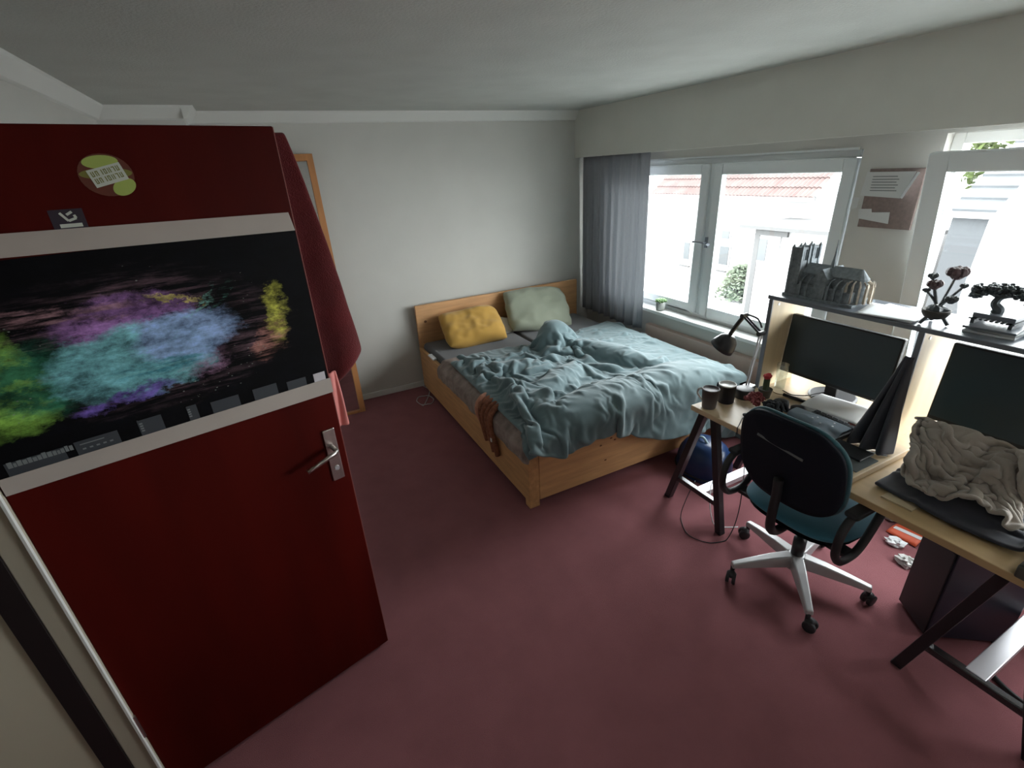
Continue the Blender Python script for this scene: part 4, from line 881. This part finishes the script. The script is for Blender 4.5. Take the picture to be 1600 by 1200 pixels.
MB().tube(floored(spline([(1.94, 1.62, .187), (1.86, 1.60, .10), (1.81, 1.58, .006), (1.74, 1.46, .004), (1.78, 1.36, .004), (1.88, 1.32, .004), (1.96, 1.33, .20), (1.97, 1.37, .66)], 7), .0025), .0025, 6).build('cable', 'black', smooth=True, label='thin dark cable trailing on the carpet around the trestle legs', cat='cable')
MB().tube(floored(spline([(2.05, 1.58, .189), (1.98, 1.54, .20), (1.93, 1.50, .188), (1.90, 1.46, .10), (1.92, 1.42, .004), (2.02, 1.36, .004)], 6), .003), .003, 6).build('cable', 'paper', smooth=True, label='pale cable draped over the trestle stretcher', cat='cable')
# litter on the floor under the desk
b = MB().grid(6, 8, lambda u, v: V(2.66+u*.13, .80+v*.14, .006+.022*math.sin(u*3.1)*(1-.6*v)))
ob = b.build('snack_packet', 'orange', smooth=True, solid=.003, label='orange packet with a white stripe on the carpet under the desk', cat='packet')
o2 = MB().grid(2, 8, lambda u, v: V(2.705+u*.025, .805+v*.125, .0085+.022*math.sin((.35+u*.19)*3.1)*(1-.6*v))).build('stripe', 'paper', ob, solid=.002)
def crumple(x, y, r, m_, name, label, cat):
    MB().ball((x, y, r*.55), (r, r*1.2, r*.6), seg=14, rings=8, amp=.7, sc_=9).build(name, m_, label=label, cat=cat)
crumple(2.60, .865, .032, 'paper', 'crumpled_tissue', 'white crumpled tissue beside the orange packet', 'tissue')
crumple(2.50, .765, .038, 'ceramic', 'white_adapter', 'whitish lump of plastic on the carpet beside the computer tower', 'plastic')
crumple(2.79, .99, .030, 'cream', 'crumpled_wrapper', 'cream crumpled wrapper on the carpet close to the wall', 'wrapper')
crumple(2.72, 1.06, .034, 'paper_grey', 'crumpled_bag', 'grey crumpled bag on the carpet behind the office chair', 'bag')
MB().tube(spline([(2.95, 1.15, .02), (2.84, .98, .012), (2.82, .84, .012), (2.74, .72, .012), (2.60, .60, .012)], 6), .006, 6).build('cable', 'black', smooth=True, label='black cable among the litter on the carpet under the desks', cat='cable')
MB().tube(spline([(2.30, .36, .47), (2.16, .22, .42), (2.10, .12, .30), (2.24, .02, .25), (2.40, .05, .3)], 6), .004, 6).build('cable', 'paper', smooth=True, label='white cable drooping from the computer tower near the trestle', cat='cable')
MB().tube(spline([(2.35, .20, .006), (2.20, .12, .006), (2.12, .18, .006), (2.16, .30, .006), (2.28, .34, .006)], 7), .009, 6).build('cable', 'black', smooth=True, label='thick black cable curled on the carpet behind the trestle', cat='cable')

# ------------------------------------------------------------------ outside
FXX = 11.0
def F(px, py, x=FXX): return pX(px, py, x)
gz = F(1130, 452).z
eL, eR = F(1028, 300), F(1275, 310); ez = (eL.z+eR.z)/2
structure(MB().box((XW+.3, -14, gz-.2), (30, 26, gz)), 'ground', 'out_ground')
hs = thing('red_roofed_house', (FXX+2, (eL.y+eR.y)/2, gz), 'white rendered house with a red tiled roof across the yard', 'building')
MB().box((FXX, eR.y-.0, gz), (FXX+5, eL.y+1.2, ez)).build('wall', 'render_white', hs)
sl = R(38); rl = 3.6; tiles = MB(); ya, yb_ = eR.y-.1, eL.y+.05; nrow = 12
for i in range(nrow):
    t0, t1 = i*rl/nrow, (i+1.08)*rl/nrow; ncol = 46
    for j in range(ncol):
        y0 = ya+(yb_-ya)*j/ncol; y1 = ya+(yb_-ya)*(j+1)/ncol; ym = (y0+y1)/2; up = .035
        P = lambda t, y, h: V(FXX-.25+t*math.cos(sl)-h*math.sin(sl), y, ez-.02+t*math.sin(sl)+h*math.cos(sl))
        tiles.add([P(t0, y0, .03), P(t0, ym, .03+up), P(t0, y1, .03), P(t1, y0, 0), P(t1, ym, up), P(t1, y1, 0), P(t0, y0, 0), P(t0, y1, 0)], [(0, 1, 4, 3), (1, 2, 5, 4), (6, 7, 2, 1, 0)])
rf = tiles.build('roof_tiles', 'tile', hs); tag(rf, kind='stuff')
MB().box((FXX-.3, ya, ez-.08), (FXX-.2, yb_, ez+.0)).build('gutter', 'render_white', hs)
def outwin(p0, p1, parent, m_='out_pane', x=FXX, dx=.03):
    a, b_ = F(*p0, x), F(*p1, x); y0, y1 = sorted((a.y, b_.y)); z0, z1 = sorted((a.z, b_.z))
    f_ = MB().box((x-dx, y0-.05, z0-.05), (x-.001, y1+.05, z1+.05)).build('window', 'render_white', parent)
    MB().box((x-dx-.012, y0, z0), (x-dx, y1, z1)).build('pane', m_, f_)
    return f_
outwin((1130, 360), (1140, 373), hs); outwin((1127, 384), (1137, 414), hs); outwin((1071, 378), (1077, 405), hs); 
for (p0, p1) in (((1119, 421), (1135, 425)), ((1063, 413), (1078, 417)), ((1021, 347), (1036, 349))):
    a, b_ = F(*p0), F(*p1); MB().box((FXX-.08, min(a.y, b_.y), min(a.z, b_.z)), (FXX, max(a.y, b_.y), max(a.z, b_.z))).build('window_ledge', 'out_trim', hs)
# annex with flat roof
AX = 9.6; aL = F(1182, 362, AX); aR = F(1330, 362, AX)
an = thing('flat_roofed_annex', (AX+1, (aL.y+aR.y)/2, gz), 'low white annex with a pale flat roof against the tiled house', 'building')
az = F(1200, 357, AX).z
MB().box((AX, aR.y-1, gz), (FXX-.01, aL.y, az)).build('wall', 'render_white', an)
MB().box((AX-.25, aR.y-1, az+.0), (FXX-.01, aL.y+.25, az+.07)).build('roof_slab', 'out_trim', an)
a, b_ = F(1184, 366, AX), F(1199, 445, AX)
dr = MB().box((AX-.04, min(a.y, b_.y)-.15, gz), (AX-.001, max(a.y, b_.y)+.10, a.z)).build('door', 'render_white', an)
p_ = outwin((1188, 373), (1195, 408), dr, 'out_pane', AX-.04, .01)
MB().box((AX-.055, aL.y-.14, gz), (AX-.001, aL.y-.02, a.z+.12)).build('door_frame', 'out_trim', an)
MB().box((AX-.06, b_.y-.3, a.z), (AX-.001, aL.y-.02, a.z+.10)).build('lintel', 'out_trim', an)
# bush
bp_ = F(1155, 455, 10.4); bsh = thing('garden_bush', (10.4, bp_.y, gz), 'leafy green bush beside the white annex', 'bush')
random.seed(11); fo = MB()
for k in range(900):
    a = random.uniform(0, 6.28); h = random.random(); r = (.62*(1-h)**.6+.08)*random.random()**.5
    p = V(10.4+r*math.cos(a)*.6, bp_.y+r*math.sin(a), gz+h*.85+.02); d = V(random.gauss(0, 1), random.gauss(0, 1), random.gauss(0, .6)).normalized(); n = d.orthogonal().normalized()*.03
    fo.add([p-d*.07, p+n, p+d*.07, p-n], [(0, 1, 2, 3)])
tag(fo.build('leaves', 'foliage', bsh), kind='stuff')
MB().tube([(10.4, bp_.y, gz), (10.4, bp_.y, gz+.5)], [.04, .02], 6).build('stem', 'out_trim', bsh)
# neighbours seen through the tilted window
GX = 9.0
n1 = thing('grey_house', (GX+2, F(1550, 400, GX).y, gz), 'grey slate roofed house behind the tilted window', 'building')
q0, q1 = F(1500, 345, GX), F(1640, 330, GX)
MB().box((GX, q1.y-2, gz), (GX+4, q0.y+.1, q0.z+.05)).build('wall', 'out_siding', n1)
MB().box((GX-.10, q1.y-2, q0.z+.05), (GX, q0.y+.12, q0.z+.17)).build('eave_board', 'render_white', n1)
for k in range(9):
    t = k*.28; MB().add([(GX-.12+t*.8, q1.y-2, q0.z+.17+t*.5), (GX-.12+t*.8, q0.y+.12, q0.z+.17+t*.5), (GX+.16+t*.8, q0.y+.12, q0.z+.31+t*.5), (GX+.16+t*.8, q1.y-2, q0.z+.31+t*.5), (GX-.12+t*.8, q1.y-2, q0.z+.14+t*.5), (GX-.12+t*.8, q0.y+.12, q0.z+.14+t*.5)], [(0, 1, 2, 3), (0, 4, 5, 1)]).build('slate_course', 'roof_grey', n1)
WX = 6.5
pts = [F(1497, 470, WX), F(1545, 345, WX), F(1600, 283, WX), F(1720, 240, WX), F(1760, 470, WX), F(1740, 560, WX), F(1490, 560, WX)]
n2 = MB().poly([V(WX, p.y, max(p.z, gz)) for p in pts], (.3, 0, 0)).build('white_gable', 'render_white', label='bright white gable wall close to the tilted window', cat='wall')
tcn = F(1640, 195, 16.0); tr_ = thing('garden_tree', (16, tcn.y, gz), 'yellow-green leafy tree above the roofs', 'tree')
MB().tube([(16, tcn.y, gz), (16.05, tcn.y, tcn.z-.5), (16, tcn.y, tcn.z+.3)], [.18, .12, .05], 8).build('trunk', 'out_trim', tr_)
fo = MB()
for k in range(2600):
    d = V(random.gauss(0, 1), random.gauss(0, 1), random.gauss(0, 1)).normalized()*(random.random()**.4)*1.6
    p = V(16, tcn.y, tcn.z)+V(d.x, d.y*1.5, d.z*.9); e = V(random.gauss(0, 1), random.gauss(0, 1), random.gauss(0, .6)).normalized(); n = e.orthogonal().normalized()*.06
    fo.add([p-e*.12, p+n, p+e*.12, p-n], [(0, 1, 2, 3)])
tag(fo.build('leaves', 'foliage_bright', tr_), kind='stuff')
